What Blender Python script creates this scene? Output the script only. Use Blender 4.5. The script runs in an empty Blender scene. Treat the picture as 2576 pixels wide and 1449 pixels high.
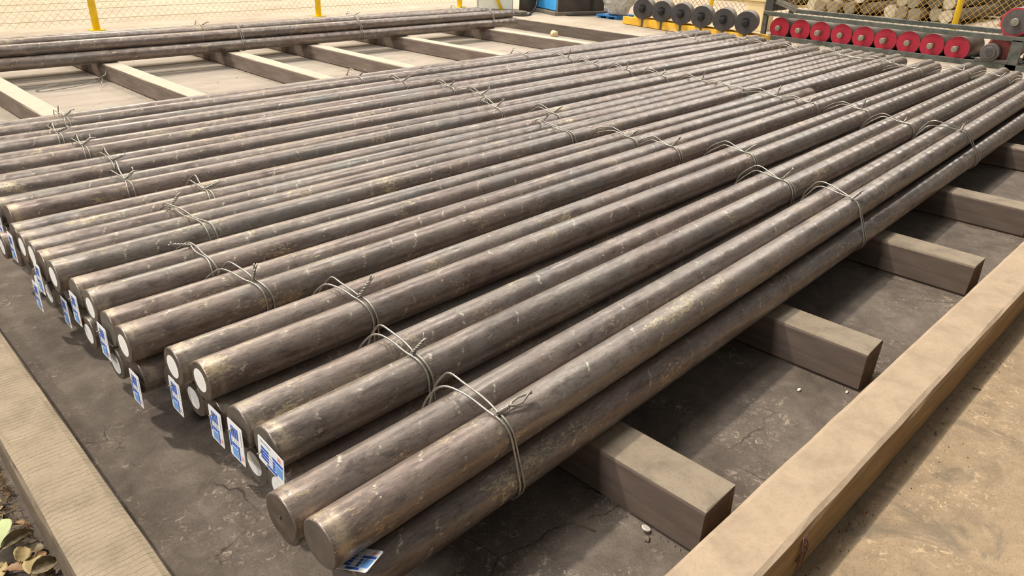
import bpy, bmesh, math, random
from mathutils import Vector, Matrix
random.seed(11)
PI = math.pi
scene = bpy.context.scene
C = scene.collection

# ------------------------------------------------------------------ camera
CAM_H = 1.28
cd = bpy.data.cameras.new('camera')
cd.sensor_width = 36.0
cd.lens = 25.8324
cd.clip_start = 0.02
cd.clip_end = 300
cam = bpy.data.objects.new('camera', cd)
C.objects.link(cam)
rot = [[0.713536, 0.291155, -0.637256], [-0.700078, 0.332024, -0.63218], [0.027522, 0.897212, 0.440742]]
M4 = Matrix(((rot[0][0], rot[0][1], rot[0][2], 0), (rot[1][0], rot[1][1], rot[1][2], 0),
             (rot[2][0], rot[2][1], rot[2][2], CAM_H), (0, 0, 0, 1)))
cam.matrix_world = M4
scene.camera = cam

# ------------------------------------------------------------------ light
world = bpy.data.worlds.new('hall_daylight')
world.use_nodes = True
scene.world = world
bg = world.node_tree.nodes['Background']
bg.inputs['Color'].default_value = (1.0, 0.95, 0.88, 1)
bg.inputs['Strength'].default_value = 0.22

sd = bpy.data.lights.new('key_sun', 'SUN')
sd.energy = 2.9
sd.angle = math.radians(2.2)
sd.color = (1.0, 0.90, 0.76)
so = bpy.data.objects.new('key_sun', sd)
C.objects.link(so)
so.rotation_euler = Vector((0.26, -0.42, -0.90)).to_track_quat('-Z', 'Y').to_euler()

def area(name, loc, size, energy, color, tgt):
    d = bpy.data.lights.new(name, 'AREA')
    d.shape = 'RECTANGLE'
    d.size, d.size_y = size
    d.energy = energy
    d.color = color
    o = bpy.data.objects.new(name, d)
    C.objects.link(o)
    o.location = loc
    o.rotation_euler = (Vector(tgt) - Vector(loc)).to_track_quat('-Z', 'Y').to_euler()
    return o
# unseen overhead lights added to brighten the yard, hall and bar glints
area('yard_fill', (4, 15.5, 6.5), (14, 5), 780, (1.0, 0.84, 0.60), (4, 13.5, 0))
area('hall_fill', (-4.5, 1.5, 4.5), (.9, .9), 190, (1.0, 0.95, 0.90), (.5, 2.0, 0))  # added front fill for bar ends, tags and stickers
for bx, en in ((-4.0, 120), (1.0, 130), (6.0, 140), (11.0, 170), (16.0, 260), (21.0, 360)):
    for by in (3.5, 8.5):
        area('hall_fill', (bx, by, 7.5), (.9, .9), en, (1.0, 0.95, 0.88), (bx, by - .8, 0))

for bx in (5.0, 11.0, 17.0):
    area('hall_fill', (bx, 14.0, 7.5), (.9, .9), 240, (1.0, 0.95, 0.88), (bx - .5, 12.0, 0))  # added back fill for highlights on the far bars
scene.view_settings.view_transform = 'Standard'
scene.view_settings.look = 'None'
scene.view_settings.exposure = 0.0
scene.view_settings.gamma = 1.0
scene.view_settings.use_curve_mapping = False

# ------------------------------------------------------------------ node helpers
class NT:
    def __init__(s, name):
        s.m = bpy.data.materials.new(name)
        s.m.use_nodes = True
        s.t = s.m.node_tree
        s.t.nodes.clear()
        s.out = s.t.nodes.new('ShaderNodeOutputMaterial')
        s.b = s.t.nodes.new('ShaderNodeBsdfPrincipled')
        s.t.links.new(s.b.outputs[0], s.out.inputs[0])
    def n(s, kind, **kw):
        nd = s.t.nodes.new(kind)
        for k, v in kw.items():
            if k.startswith('i_'):
                key = k[2:]
                key = int(key) if key.isdigit() else key.replace('_', ' ')
                if hasattr(v, 'bl_idname') or isinstance(v, bpy.types.NodeSocket):
                    s.t.links.new(v, nd.inputs[key])
                else:
                    nd.inputs[key].default_value = v
            else:
                setattr(nd, k, v)
        return nd
    def link(s, a, b): s.t.links.new(a, b)
    def obj(s): return s.n('ShaderNodeTexCoord').outputs['Object']
    def mapping(s, vec, scale=(1, 1, 1), loc=(0, 0, 0)):
        return s.n('ShaderNodeMapping', i_Vector=vec, i_Scale=scale, i_Location=loc).outputs[0]
    def noise(s, vec, scale=5, detail=4, rough=.55, dist=0):
        return s.n('ShaderNodeTexNoise', i_Vector=vec, i_Scale=scale, i_Detail=detail, i_Roughness=rough, i_Distortion=dist).outputs[0]
    def ramp(s, fac, stops, interp='LINEAR'):
        r = s.n('ShaderNodeValToRGB', i_Fac=fac)
        cr = r.color_ramp
        cr.interpolation = interp
        while len(cr.elements) < len(stops): cr.elements.new(.5)
        for e, (p, c) in zip(cr.elements, stops):
            e.position = p
            e.color = (c, c, c, 1) if isinstance(c, (int, float)) else (*c, 1)
        return r.outputs[0]
    def math(s, op, a, b=0.0, c=None):
        nd = s.n('ShaderNodeMath', operation=op)
        for i, v in enumerate((a, b, c)):
            if v is None: continue
            if isinstance(v, bpy.types.NodeSocket): s.link(v, nd.inputs[i])
            else: nd.inputs[i].default_value = v
        return nd.outputs[0]
    def mix(s, fac, a, b, mode='MIX'):
        nd = s.n('ShaderNodeMix', data_type='RGBA', blend_type=mode)
        for i, v in ((0, fac), (6, a), (7, b)):
            if isinstance(v, bpy.types.NodeSocket): s.link(v, nd.inputs[i])
            elif i == 0: nd.inputs[0].default_value = v
            else: nd.inputs[i].default_value = (*v, 1) if len(v) == 3 else v
        return nd.outputs[2]
    def set(s, **kw):
        for k, v in kw.items():
            key = k.replace('_', ' ')
            if isinstance(v, bpy.types.NodeSocket): s.link(v, s.b.inputs[key])
            elif isinstance(v, tuple) and len(v) == 3: s.b.inputs[key].default_value = (*v, 1)
            else: s.b.inputs[key].default_value = v
    def bump(s, h, strength=.3, dist=.002, normal=None):
        nd = s.n('ShaderNodeBump', i_Height=h, i_Strength=strength, i_Distance=dist)
        if normal is not None: s.link(normal, nd.inputs['Normal'])
        return nd.outputs[0]

def plain(name, col, rough=.6, metal=0.0, var=.15, scale=8, bump=0.0):
    m = NT(name)
    v = m.obj()
    nz = m.noise(v, scale, 5, .6)
    lo = tuple(c * (1 - var) for c in col)
    hi = tuple(min(1, c * (1 + var)) for c in col)
    m.set(Base_Color=m.ramp(nz, [(.3, lo), (.7, hi)]), Roughness=rough, Metallic=metal)
    if bump: m.set(Normal=m.bump(m.noise(v, scale * 6, 4), bump, .003))
    return m.m

# rolled steel bar: mill scale, spiral straightening marks, rubbed rust-yellow flecks
def steel_bar_mat():
    m = NT('mill_scale_steel')
    tc = m.n('ShaderNodeTexCoord').outputs['Object']
    rnd = m.n('ShaderNodeObjectInfo').outputs['Random']
    off = m.math('MULTIPLY', rnd, 37.0)
    comb = m.n('ShaderNodeCombineXYZ', i_X=off, i_Y=off, i_Z=off).outputs[0]
    v = m.n('ShaderNodeVectorMath', operation='ADD')
    m.link(tc, v.inputs[0]); m.link(comb, v.inputs[1])
    v = v.outputs[0]
    sep = m.n('ShaderNodeSeparateXYZ', i_Vector=tc)
    x, y, z = sep.outputs
    ang = m.math('ARCTAN2', z, y)
    # base patches, drawn out along the bar
    big = m.noise(m.mapping(v, (3.2, 11, 11)), 1.0, 7, .68, .8)
    mid = m.noise(m.mapping(v, (9, 26, 26)), 1.0, 5, .65, .4)
    col = m.ramp(big, [(.32, (.110, .086, .076)), (.44, (.165, .134, .120)), (.52, (.21, .176, .155)), (.60, (.26, .226, .200)), (.72, (.165, .150, .138))])
    col = m.mix(m.ramp(mid, [(.38, 0.0), (.7, .7)]), col, (.27, .232, .205))
    dark = m.noise(m.mapping(v, (7, 18, 18), (3, 1, 7)), 1.0, 7, .75, .6)
    col = m.mix(m.ramp(dark, [(.56, 0.0), (.68, .65)]), col, (.060, .050, .046))
    streak = m.noise(m.mapping(v, (26, 190, 190), (8, 1, 3)), 1.0, 6, .75, .1)
    col = m.mix(m.ramp(streak, [(.32, .6), (.46, 0.0)]), col, (.050, .040, .035))
    col = m.mix(m.ramp(streak, [(.56, 0.0), (.72, .55)]), col, (.33, .29, .25))
    grey = m.noise(m.mapping(v, (3, 10, 10), (13, 5, 2)), 1.0, 3, .5)
    col = m.mix(m.ramp(grey, [(.58, 0.0), (.70, .55)]), col, (.20, .205, .195))
    # straightening spiral: phase of a helix, gives the even row of glints
    ph = m.math('ADD', m.math('MULTIPLY', x, 2 * PI / .105), ang)
    hel = m.math('SINE', ph)
    ph2 = m.math('SINE', m.math('ADD', m.math('MULTIPLY', x, 2 * PI / .052), m.math('MULTIPLY', ang, 1.0)))
    # rust-yellow rubbed specks, sparse and more common toward the near end
    spk = m.noise(m.mapping(v, (70, 170, 170)), 1.0, 5, .75, .5)
    patch = m.noise(m.mapping(v, (5, 11, 11), (5, 9, 1)), 1.0, 3, .6)
    near = m.n('ShaderNodeMapRange', i_0=x, i_1=0.0, i_2=3.0, i_3=.020, i_4=0.0).outputs[0]
    sp = m.math('ADD', m.math('ADD', m.math('MULTIPLY', spk, .5), m.math('MULTIPLY', patch, .5)), near)
    col = m.mix(m.ramp(sp, [(.585, 0.0), (.635, .8)]), col, (.52, .44, .28))
    # short bright scuffs that follow the helix
    line = m.ramp(m.math('ABSOLUTE', m.math('SINE', m.math('ADD', m.math('ADD', m.math('MULTIPLY', x, PI / .105), m.math('MULTIPLY', ang, .9)), m.math('MULTIPLY', mid, 2.2)))), [(0.0, 1.0), (.20, 0.0)])
    brk = m.ramp(m.noise(m.mapping(v, (90, 130, 130), (2, 8, 4)), 1.0, 5, .8), [(.50, 0.0), (.56, 1.0)])
    brk = m.math('MULTIPLY', brk, m.ramp(m.noise(m.mapping(v, (11, 24, 24), (9, 4, 4)), 1.0, 2, .6), [(.50, 0.0), (.60, 1.0)]))
    col = m.mix(m.math('MULTIPLY', m.math('MULTIPLY', line, brk), .95), col, (.80, .74, .58))
    # rubbed band close to the sawn end, warm reflection painted into its colour
    band = m.ramp(x, [(.004, 0.0), (.010, 1.0), (.030, .9), (.045, 0.0)])
    bandn = m.ramp(m.noise(m.mapping(v, (40, 18, 18)), 1.0, 3), [(.42, 0.0), (.6, 1.0)])
    bm = m.math('MULTIPLY', band, bandn)
    col = m.mix(m.math('MULTIPLY', bm, .8), col, (.42, .36, .26))
    fine = m.noise(m.mapping(v, (70, 230, 230), (4, 4, 8)), 1.0, 6, .8)
    col = m.mix(m.ramp(fine, [(.38, .40), (.48, 0.0)]), col, (.045, .036, .032))
    col = m.mix(m.ramp(fine, [(.57, 0.0), (.68, .35)]), col, (.38, .34, .29))
    tint = m.noise(m.mapping(v, (1.6, 3, 3), (21, 6, 2)), 1.0, 3, .6)
    col = m.mix(m.ramp(tint, [(.40, 0.0), (.60, .8)]), col, m.mix(1.0, col, (1.05, .95, .91), 'MULTIPLY'))
    col = m.mix(m.ramp(tint, [(.30, .8), (.44, 0.0)]), col, m.mix(1.0, col, (.86, .87, .85), 'MULTIPLY'))
    rough = m.ramp(mid, [(.3, .27), (.75, .50)])
    hamp = m.n('ShaderNodeMapRange', i_0=x, i_1=1.0, i_2=4.0, i_3=.25, i_4=.70).outputs[0]
    h = m.math('ADD', m.math('MULTIPLY', hel, hamp), m.math('ADD', m.math('MULTIPLY', ph2, .12), m.math('MULTIPLY', mid, .5)))
    n1 = m.bump(h, .8, .0022)
    n2 = m.bump(m.noise(v, 420, 3, .6), .20, .0006, n1)
    m.set(Base_Color=col, Roughness=rough, Metallic=.45, Normal=n2)
    m.b.inputs['Specular IOR Level'].default_value = .65
    return m.m

def end_face_mat():
    m = NT('sawn_bar_end')
    tc = m.n('ShaderNodeTexCoord').outputs['Object']
    rnd = m.math('MULTIPLY', m.n('ShaderNodeObjectInfo').outputs['Random'], 50.0)
    comb = m.n('ShaderNodeCombineXYZ', i_X=rnd, i_Y=rnd, i_Z=rnd).outputs[0]
    v = m.n('ShaderNodeVectorMath', operation='ADD'); m.link(tc, v.inputs[0]); m.link(comb, v.inputs[1]); v = v.outputs[0]
    nz = m.noise(v, 22, 4, .6)
    col = m.ramp(nz, [(.35, (.085, .068, .056)), (.6, (.15, .115, .09)), (.75, (.26, .15, .08))])
    col = m.mix(m.ramp(m.n('ShaderNodeObjectInfo').outputs['Random'], [(.45, 0.0), (.60, .85)]), col, (.165, .152, .130))
    saw = m.noise(m.mapping(v, (1, 300, 12)), 1.0, 2)
    m.set(Base_Color=col, Roughness=.55, Metallic=.3, Normal=m.bump(saw, .3, .0008))
    return m.m

def concrete(name, c0, c1, c2, scale=1.0, spots=.5, rough=.9, crack=False, stain=None, bump=.4, dust=None):
    m = NT(name)
    v = m.obj()
    n0 = m.noise(v, 1.1 * scale, 6, .62, .5)
    n1 = m.noise(v, 7 * scale, 6, .68, .4)
    n2 = m.noise(v, 90 * scale, 4, .7)
    col = m.ramp(n0, [(.32, c0), (.5, c1), (.68, c2)])
    col = m.mix(.55, col, m.ramp(n1, [(.32, c0), (.52, c1), (.72, c2)]))
    col = m.mix(m.ramp(n2, [(.30, .55), (.48, 0.0)]), col, tuple(x * .55 for x in c0))
    lite = m.noise(m.mapping(v, (1, 1, 1), (4, 2, 9)), 26 * scale, 5, .75, 1.2)
    msk = m.noise(m.mapping(v, (1, 1, 1), (7, 3, 1)), 3.0 * scale, 3, .6)
    f = m.math('MULTIPLY', m.ramp(lite, [(.55, 0.0), (.64, 1.0)]), m.ramp(msk, [(.48, 0.0), (.62, spots)]))
    col = m.mix(f, col, tuple(min(1, x * 1.7) for x in c2))
    if stain:
        st = m.noise(m.mapping(v, (1, 1, 1), (1, 9, 3)), 2.1 * scale, 5, .7, 1.0)
        col = m.mix(m.ramp(st, [(.56, 0.0), (.66, .8)]), col, stain)
    if dust:      # pale dust beyond a line, with stronger far light painted in
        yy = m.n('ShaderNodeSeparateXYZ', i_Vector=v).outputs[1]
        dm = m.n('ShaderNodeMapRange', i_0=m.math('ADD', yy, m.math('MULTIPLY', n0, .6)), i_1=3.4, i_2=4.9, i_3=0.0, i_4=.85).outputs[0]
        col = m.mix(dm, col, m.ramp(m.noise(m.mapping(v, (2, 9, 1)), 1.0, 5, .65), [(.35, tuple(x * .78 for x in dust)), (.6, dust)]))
    h = m.math('ADD', m.math('MULTIPLY', n1, 1.0), m.math('MULTIPLY', n2, .35))
    if crack:
        vo = m.n('ShaderNodeTexVoronoi', feature='DISTANCE_TO_EDGE', i_Scale=2.2)
        warp = m.mix(.12, v, m.n('ShaderNodeTexNoise', i_Vector=v, i_Scale=5.0, i_Detail=4.0).outputs[1])
        m.link(warp, vo.inputs['Vector'])
        cr = m.ramp(vo.outputs[0], [(0.0, 1.0), (.006, 0.0)])
        crm = m.math('MULTIPLY', cr, m.ramp(msk, [(.5, 0.0), (.6, .8)]))
        col = m.mix(crm, col, tuple(x * .3 for x in c0))
    m.set(Base_Color=col, Roughness=rough, Normal=m.bump(h, bump, .004))
    m.b.inputs['Specular IOR Level'].default_value = .25
    return m.m

def beam_mat(name, dusty, side, grain_axis='y', ribs=False, dust=.6, far=False):
    """beam: dust collects on whatever faces up, bare timber-brown on the sides"""
    m = NT(name)
    v = m.obj()
    geo = m.n('ShaderNodeNewGeometry')
    nz = m.n('ShaderNodeSeparateXYZ', i_Vector=geo.outputs['Normal']).outputs[2]
    n1 = m.noise(v, 9, 6, .65, .3)
    n2 = m.noise(v, 120, 4, .7)
    sc = {'y': (26, 3, 26), 'x': (3, 26, 26)}[grain_axis]
    gr = m.noise(m.mapping(v, sc), 1.0, 5, .6, .2)
    sidec = m.ramp(gr, [(.3, tuple(x * .7 for x in side)), (.55, side), (.75, tuple(x * 1.3 for x in side))])
    topc = m.ramp(n1, [(.3, tuple(x * .78 for x in dusty)), (.5, dusty), (.7, tuple(min(1, x * 1.12) for x in dusty))])
    topc = m.mix(m.ramp(n2, [(.34, .35), (.5, 0.0)]), topc, side)
    if far:       # far halves paler: stronger light there painted into top and sides
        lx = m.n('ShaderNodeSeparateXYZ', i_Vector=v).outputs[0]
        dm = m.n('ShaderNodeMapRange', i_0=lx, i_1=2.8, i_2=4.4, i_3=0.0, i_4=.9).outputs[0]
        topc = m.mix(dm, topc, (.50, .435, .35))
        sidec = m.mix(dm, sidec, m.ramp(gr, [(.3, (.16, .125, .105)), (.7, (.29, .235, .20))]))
    f = m.math('MULTIPLY', m.ramp(nz, [(.35, 0.0), (.8, 1.0)]), m.ramp(n1, [(.2, dust), (.45, 1.0)]))
    col = m.mix(f, sidec, topc)
    h = m.math('ADD', m.math('MULTIPLY', gr, .6), m.math('MULTIPLY', n2, .4))
    if ribs:
        w = m.noise(m.mapping(v, (5, 16, 4)), 1.0, 3, .6)
        ph = m.math('ADD', m.math('MULTIPLY', m.n('ShaderNodeSeparateXYZ', i_Vector=v).outputs[0], 2 * PI / .0150), m.math('MULTIPLY', w, 7.0))
        s = m.math('SINE', ph)
        ln = m.ramp(s, [(.88, 0.0), (1.0, 1.0)])
        lm = m.math('MULTIPLY', ln, m.math('MULTIPLY', m.ramp(m.noise(m.mapping(v, (30, 9, 7)), 1.0, 4, .7), [(.36, 0.0), (.56, 1.0)]), m.ramp(nz, [(.3, 0.0), (.9, 1.0)])))
        col = m.mix(m.math('MULTIPLY', lm, .55), col, tuple(x * .8 for x in side))
        h = m.math('SUBTRACT', h, m.math('MULTIPLY', lm, 1.6))
    m.set(Base_Color=col, Roughness=.88, Normal=m.bump(h, .5, .0022))
    m.b.inputs['Specular IOR Level'].default_value = .2
    return m.m

MAT = {}
MAT['bar'] = steel_bar_mat()
MAT['end'] = end_face_mat()
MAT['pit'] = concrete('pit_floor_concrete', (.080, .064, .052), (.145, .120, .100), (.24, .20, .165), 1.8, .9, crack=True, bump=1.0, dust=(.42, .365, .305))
MAT['ground_r'] = concrete('tan_floor_concrete', (.20, .150, .095), (.34, .255, .165), (.46, .345, .225), 1.9, .6, stain=(.19, .155, .11), bump=.7)
MAT['ground_l'] = concrete('grey_floor_concrete', (.16, .145, .12), (.24, .22, .18), (.32, .29, .25), 1.6, .3)
MAT['plat'] = concrete('platform_concrete', (.30, .25, .20), (.40, .34, .27), (.49, .42, .335), .8, .3, bump=.2)
MAT['beam'] = None
MAT['curb_r'] = beam_mat('tan_dusty_curb', (.40, .312, .225), (.33, .215, .105), 'x', dust=.9)
MAT['curb_l'] = beam_mat('ribbed_dusty_curb', (.295, .240, .170), (.17, .135, .10), 'y', ribs=True, dust=.95)
MAT['wire'] = plain('galvanised_wire', (.36, .34, .30), .36, .65, .25, 60)
MAT['sticker'] = None
MAT['card'] = plain('white_card', (.93, .94, .95), .35, 0, .03)
MAT['blue'] = plain('print_blue', (.035, .13, .58), .35, 0, .12, 300)
MAT['lblue'] = plain('print_light_blue', (.19, .42, .86), .35, 0, .10, 600)
MAT['red'] = plain('print_red', (.85, .22, .14), .4, 0, .1)
MAT['ink'] = plain('print_grey', (.16, .16, .20), .5, 0, .1)
MAT['yellow'] = plain('yellow_paint', (.86, .60, .01), .4, 0, .10, 12)
MAT['mesh'] = plain('yellow_mesh_wire', (.74, .47, .11), .5, .1, .2, 30)
MAT['yellowbeam'] = plain('worn_yellow_paint', (.80, .47, .045), .5, 0, .25, 7)
MAT['darkroll'] = plain('dark_grey_steel', (.085, .080, .082), .45, .3, .18, 9)
MAT['rollside'] = plain('dusty_roller_side', (.155, .135, .11), .5, .3, .25, 14)
MAT['rollred'] = plain('red_paint', (.60, .030, .070), .45, 0, .18, 12)
MAT['axle'] = plain('axle_steel', (.33, .31, .25), .4, .5, .25, 30)
MAT['axledark'] = plain('oily_black_steel', (.018, .017, .017), .5, .2, .3, 30)
MAT['rack'] = plain('worn_green_grey_steel', (.115, .125, .110), .5, .3, .35, 16)
MAT['motorred'] = plain('dull_red_cast', (.20, .045, .040), .5, .1, .3, 20)
MAT['castgrey'] = plain('cast_grey', (.115, .105, .10), .55, .2, .2, 20)
MAT['cabinet'] = plain('pale_grey_green_paint', (.74, .78, .70), .5, 0, .04, 3)
MAT['cabside'] = plain('grey_green_edge', (.42, .46, .44), .5, 0, .1, 3)
MAT['bluebox'] = plain('sky_blue_paint', (.06, .40, .95), .4, 0, .18, 5)
MAT['machine'] = plain('dark_brown_machine', (.060, .050, .042), .6, .1, .35, 6)
MAT['plinth'] = plain('worn_plinth', (.17, .145, .12), .8, 0, .3, 8)
MAT['cream'] = plain('cream_block', (.80, .64, .36), .7, 0, .08, 6)
MAT['plastic'] = None
MAT['bluepal'] = plain('blue_plastic', (.02, .18, .48), .4, 0, .15, 5)
MAT['black'] = plain('black_rubber', (.02, .018, .016), .6, 0, .3, 9)
MAT['logside'] = plain('pale_rusty_stock_side', (.22, .175, .12), .75, 0, .35, 7)
MAT['logend'] = plain('pale_stock_end', (.48, .45, .37), .8, 0, .25, 14)
MAT['shadeboard'] = plain('dark_stack_shadow_board', (.05, .04, .028), .9, 0, .4, 3)
MAT['leaf'] = plain('dry_leaf', (.36, .27, .125), .6, 0, .3, 25, .2)
MAT['leafbrown'] = plain('brown_leaf', (.26, .15, .075), .6, 0, .3, 25, .2)
MAT['leafgrey'] = plain('grey_brown_leaf', (.20, .155, .085), .45, 0, .25, 25, .2)
MAT['leafgreen'] = plain('pale_green_leaf', (.40, .46, .22), .5, 0, .15, 18, .2)
MAT['twig'] = plain('twig_brown', (.12, .08, .04), .8, 0, .3, 60)
MAT['chip'] = plain('white_chip', (.70, .68, .62), .6, 0, .1, 40)
MAT['grit'] = plain('grit', (.20, .165, .13), .9, 0, .4, 40)
def sticker_mat():
    m = NT('printed_white_sticker')
    v = m.obj()
    t = m.noise(m.mapping(v, (1, 420, 160)), 1.0, 2, .6)
    r = m.n('ShaderNodeVectorMath', operation='LENGTH'); m.link(v, r.inputs[0])
    ring = m.ramp(r.outputs['Value'], [(.0, 1.0), (.017, 1.0), (.021, 0.0)])
    f = m.math('MULTIPLY', m.ramp(t, [(.56, 0.0), (.62, .45)]), ring)
    m.set(Base_Color=m.mix(f, (.94, .94, .92), (.30, .28, .30)), Roughness=.5)
    return m.m
MAT['sticker'] = sticker_mat()
def plastic_mat():
    m = NT('wrinkled_plastic_film')
    v = m.obj()
    n = m.noise(v, 9, 5, .7, 1.5)
    m.set(Base_Color=m.ramp(n, [(.3, (.55, .54, .48)), (.48, (.80, .80, .76)), (.62, (.95, .96, .96))]), Roughness=.18,
          Normal=m.bump(m.noise(v, 22, 5, .7, 2.5), 1.0, .03))
    return m.m
MAT['plastic'] = plastic_mat()

# ------------------------------------------------------------------ object helpers
def link(o, parent=None):
    C.objects.link(o)
    if parent is not None: o.parent = parent
    return o
def mesh_obj(name, verts, faces, mats, parent=None, smooth=False, fm=None, flat=()):
    me = bpy.data.meshes.new(name)
    me.from_pydata([tuple(v) for v in verts], [], faces)
    for m in (mats if isinstance(mats, (list, tuple)) else [mats]): me.materials.append(m)
    if fm:
        for p, i in zip(me.polygons, fm): p.material_index = i
    if smooth:
        for p in me.polygons: p.use_smooth = True
        for i in flat: me.polygons[i].use_smooth = False
    me.update()
    return link(bpy.data.objects.new(name, me), parent)
def tag(o, label, cat, group=None, kind=None):
    o['label'] = label; o['category'] = cat
    if group: o['group'] = group
    if kind: o['kind'] = kind
    return o
def structure(o, label=None):
    o['kind'] = 'structure'
    if label: o['label'] = label
    return o
def empty(name, loc, rz=0):
    o = bpy.data.objects.new(name, None)
    o.empty_display_size = .05
    o.location = loc
    o.rotation_euler = (0, 0, rz)
    return link(o)

class MB:
    """collects simple solids into one mesh"""
    def __init__(s): s.v = []; s.f = []; s.m = []; s.sm = []
    def add(s, verts, faces, mi=0, smooth=False):
        b = len(s.v)
        s.v += [tuple(v) for v in verts]
        for f in faces:
            s.f.append([b + i for i in f]); s.m.append(mi); s.sm.append(smooth)
    def box(s, x0, x1, y0, y1, z0, z1, mi=0, M=None):
        vs = [Vector((x, y, z)) for x in (x0, x1) for y in (y0, y1) for z in (z0, z1)]
        if M: vs = [M @ v for v in vs]
        s.add(vs, [(0, 1, 3, 2), (4, 6, 7, 5), (0, 4, 5, 1), (2, 3, 7, 6), (0, 2, 6, 4), (1, 5, 7, 3)], mi)
    def cyl(s, p, q, r, n=24, mi=0, mi_cap=None, r2=None, cap=(True, True), bev=0):
        p = Vector(p); q = Vector(q); a = (q - p).normalized()
        u = a.orthogonal().normalized(); w = a.cross(u)
        r2 = r if r2 is None else r2
        rings = [(p, r), (q, r2)]
        if bev: rings = [(p, r - bev), (p + a * bev, r), (q - a * bev, r2), (q, r2 - bev)]
        vs = []
        for c, rr in rings:
            vs += [c + (u * math.cos(2 * PI * i / n) + w * math.sin(2 * PI * i / n)) * rr for i in range(n)]
        fs = [(k * n + i, k * n + (i + 1) % n, (k + 1) * n + (i + 1) % n, (k + 1) * n + i) for k in range(len(rings) - 1) for i in range(n)]
        b = len(s.v)
        s.add(vs, fs, mi, True)
        mc = mi if mi_cap is None else mi_cap
        if cap[0]: s.f.append([b + i for i in reversed(range(n))]); s.m.append(mc); s.sm.append(False)
        L = (len(rings) - 1) * n
        if cap[1]: s.f.append([b + L + i for i in range(n)]); s.m.append(mc); s.sm.append(False)
    def sweep(s, pts, r, n=6, closed=False, mi=0):
        pts = [Vector(p) for p in pts]; N = len(pts)
        b = len(s.v); prev = None; vs = []
        for i in range(N):
            a = pts[(i - 1) % N] if (closed or i > 0) else pts[i]
            c = pts[(i + 1) % N] if (closed or i < N - 1) else pts[i]
            t = (c - a)
            t = t.normalized() if t.length > 1e-9 else Vector((1, 0, 0))
            if prev is None: u = t.orthogonal().normalized()
            else:
                u = prev - t * prev.dot(t)
                u = u.normalized() if u.length > 1e-6 else t.orthogonal().normalized()
            prev = u; w = t.cross(u)
            vs += [pts[i] + (u * math.cos(2 * PI * k / n) + w * math.sin(2 * PI * k / n)) * r for k in range(n)]
        fs = []
        for i in range(N if closed else N - 1):
            j = (i + 1) % N
            for k in range(n): fs.append((i * n + k, i * n + (k + 1) % n, j * n + (k + 1) % n, j * n + k))
        s.add(vs, fs, mi, True)
        if not closed:
            s.f.append([b + k for k in reversed(range(n))]); s.m.append(mi); s.sm.append(False)
            s.f.append([b + (N - 1) * n + k for k in range(n)]); s.m.append(mi); s.sm.append(False)
    def build(s, name, mats, parent=None, bevel=0, seg=2):
        me = bpy.data.meshes.new(name)
        me.from_pydata(s.v, [], s.f)
        for m in (mats if isinstance(mats, (list, tuple)) else [mats]): me.materials.append(m)
        me.polygons.foreach_set('material_index', s.m)
        me.polygons.foreach_set('use_smooth', s.sm)
        me.update()
        o = link(bpy.data.objects.new(name, me), parent)
        if bevel:
            b = o.modifiers.new('bevel', 'BEVEL'); b.width = bevel; b.segments = seg; b.limit_method = 'ANGLE'
        return o

# ------------------------------------------------------------------ structure: ground, pit, platform
ZP = 0.1365                      # top level of beams, curbs and platform
def wavy_slab(name, x0, x1, y0, y1, z0, z1, mat, nx=2, ny=2):
    m = MB(); m.box(x0, x1, y0, y1, z0, z1)
    return m.build(name, mat)
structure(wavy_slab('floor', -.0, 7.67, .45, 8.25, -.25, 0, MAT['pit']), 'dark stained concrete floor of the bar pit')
structure(wavy_slab('floor_right', -3, 7.67, -9, .45, -.25, 0, MAT['ground_r']), 'tan stained concrete floor right of the curb')
structure(wavy_slab('floor_left', -6, .0, .45, 8.25, -.25, 0, MAT['ground_l']), 'grey concrete floor left of the pit')
structure(wavy_slab('platform', 7.67, 60, -9, 60, -.25, ZP, MAT['plat']), 'raised beige concrete platform at the end of the pit')
structure(wavy_slab('yard_ground', -40, 7.67, 8.25, 60, -.25, ZP - .001, MAT['plat']), 'bright beige ground beyond the mesh fence')
# raised grey slab left of the left curb, with the leaf-filled gap between
m = MB(); m.box(-.9, .086, 1.70, 6, 0, .030)
structure(m.build('ground_slab', MAT['ground_l'], bevel=.01), 'grey concrete slab edge left of the left curb')

m = MB(); m.box(7.652, 7.67, .50, 8.24, 0, ZP - .002)
structure(m.build('trim_2', beam_mat('dark_edge_board', (.30, .25, .19), (.155, .130, .112), 'y')), 'dark edging board at the far end of the pit')
# joints of the yard ground
m = MB()
for y in (12.35, 11.48, 10.3): m.box(-10, 7.6, y - .012, y + .012, ZP - .001, ZP + .0015)
structure(m.build('trim_1', plain('joint_dark', (.20, .13, .06), .9, 0, .4, 20)), 'dark joint lines in the yard ground')

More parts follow.
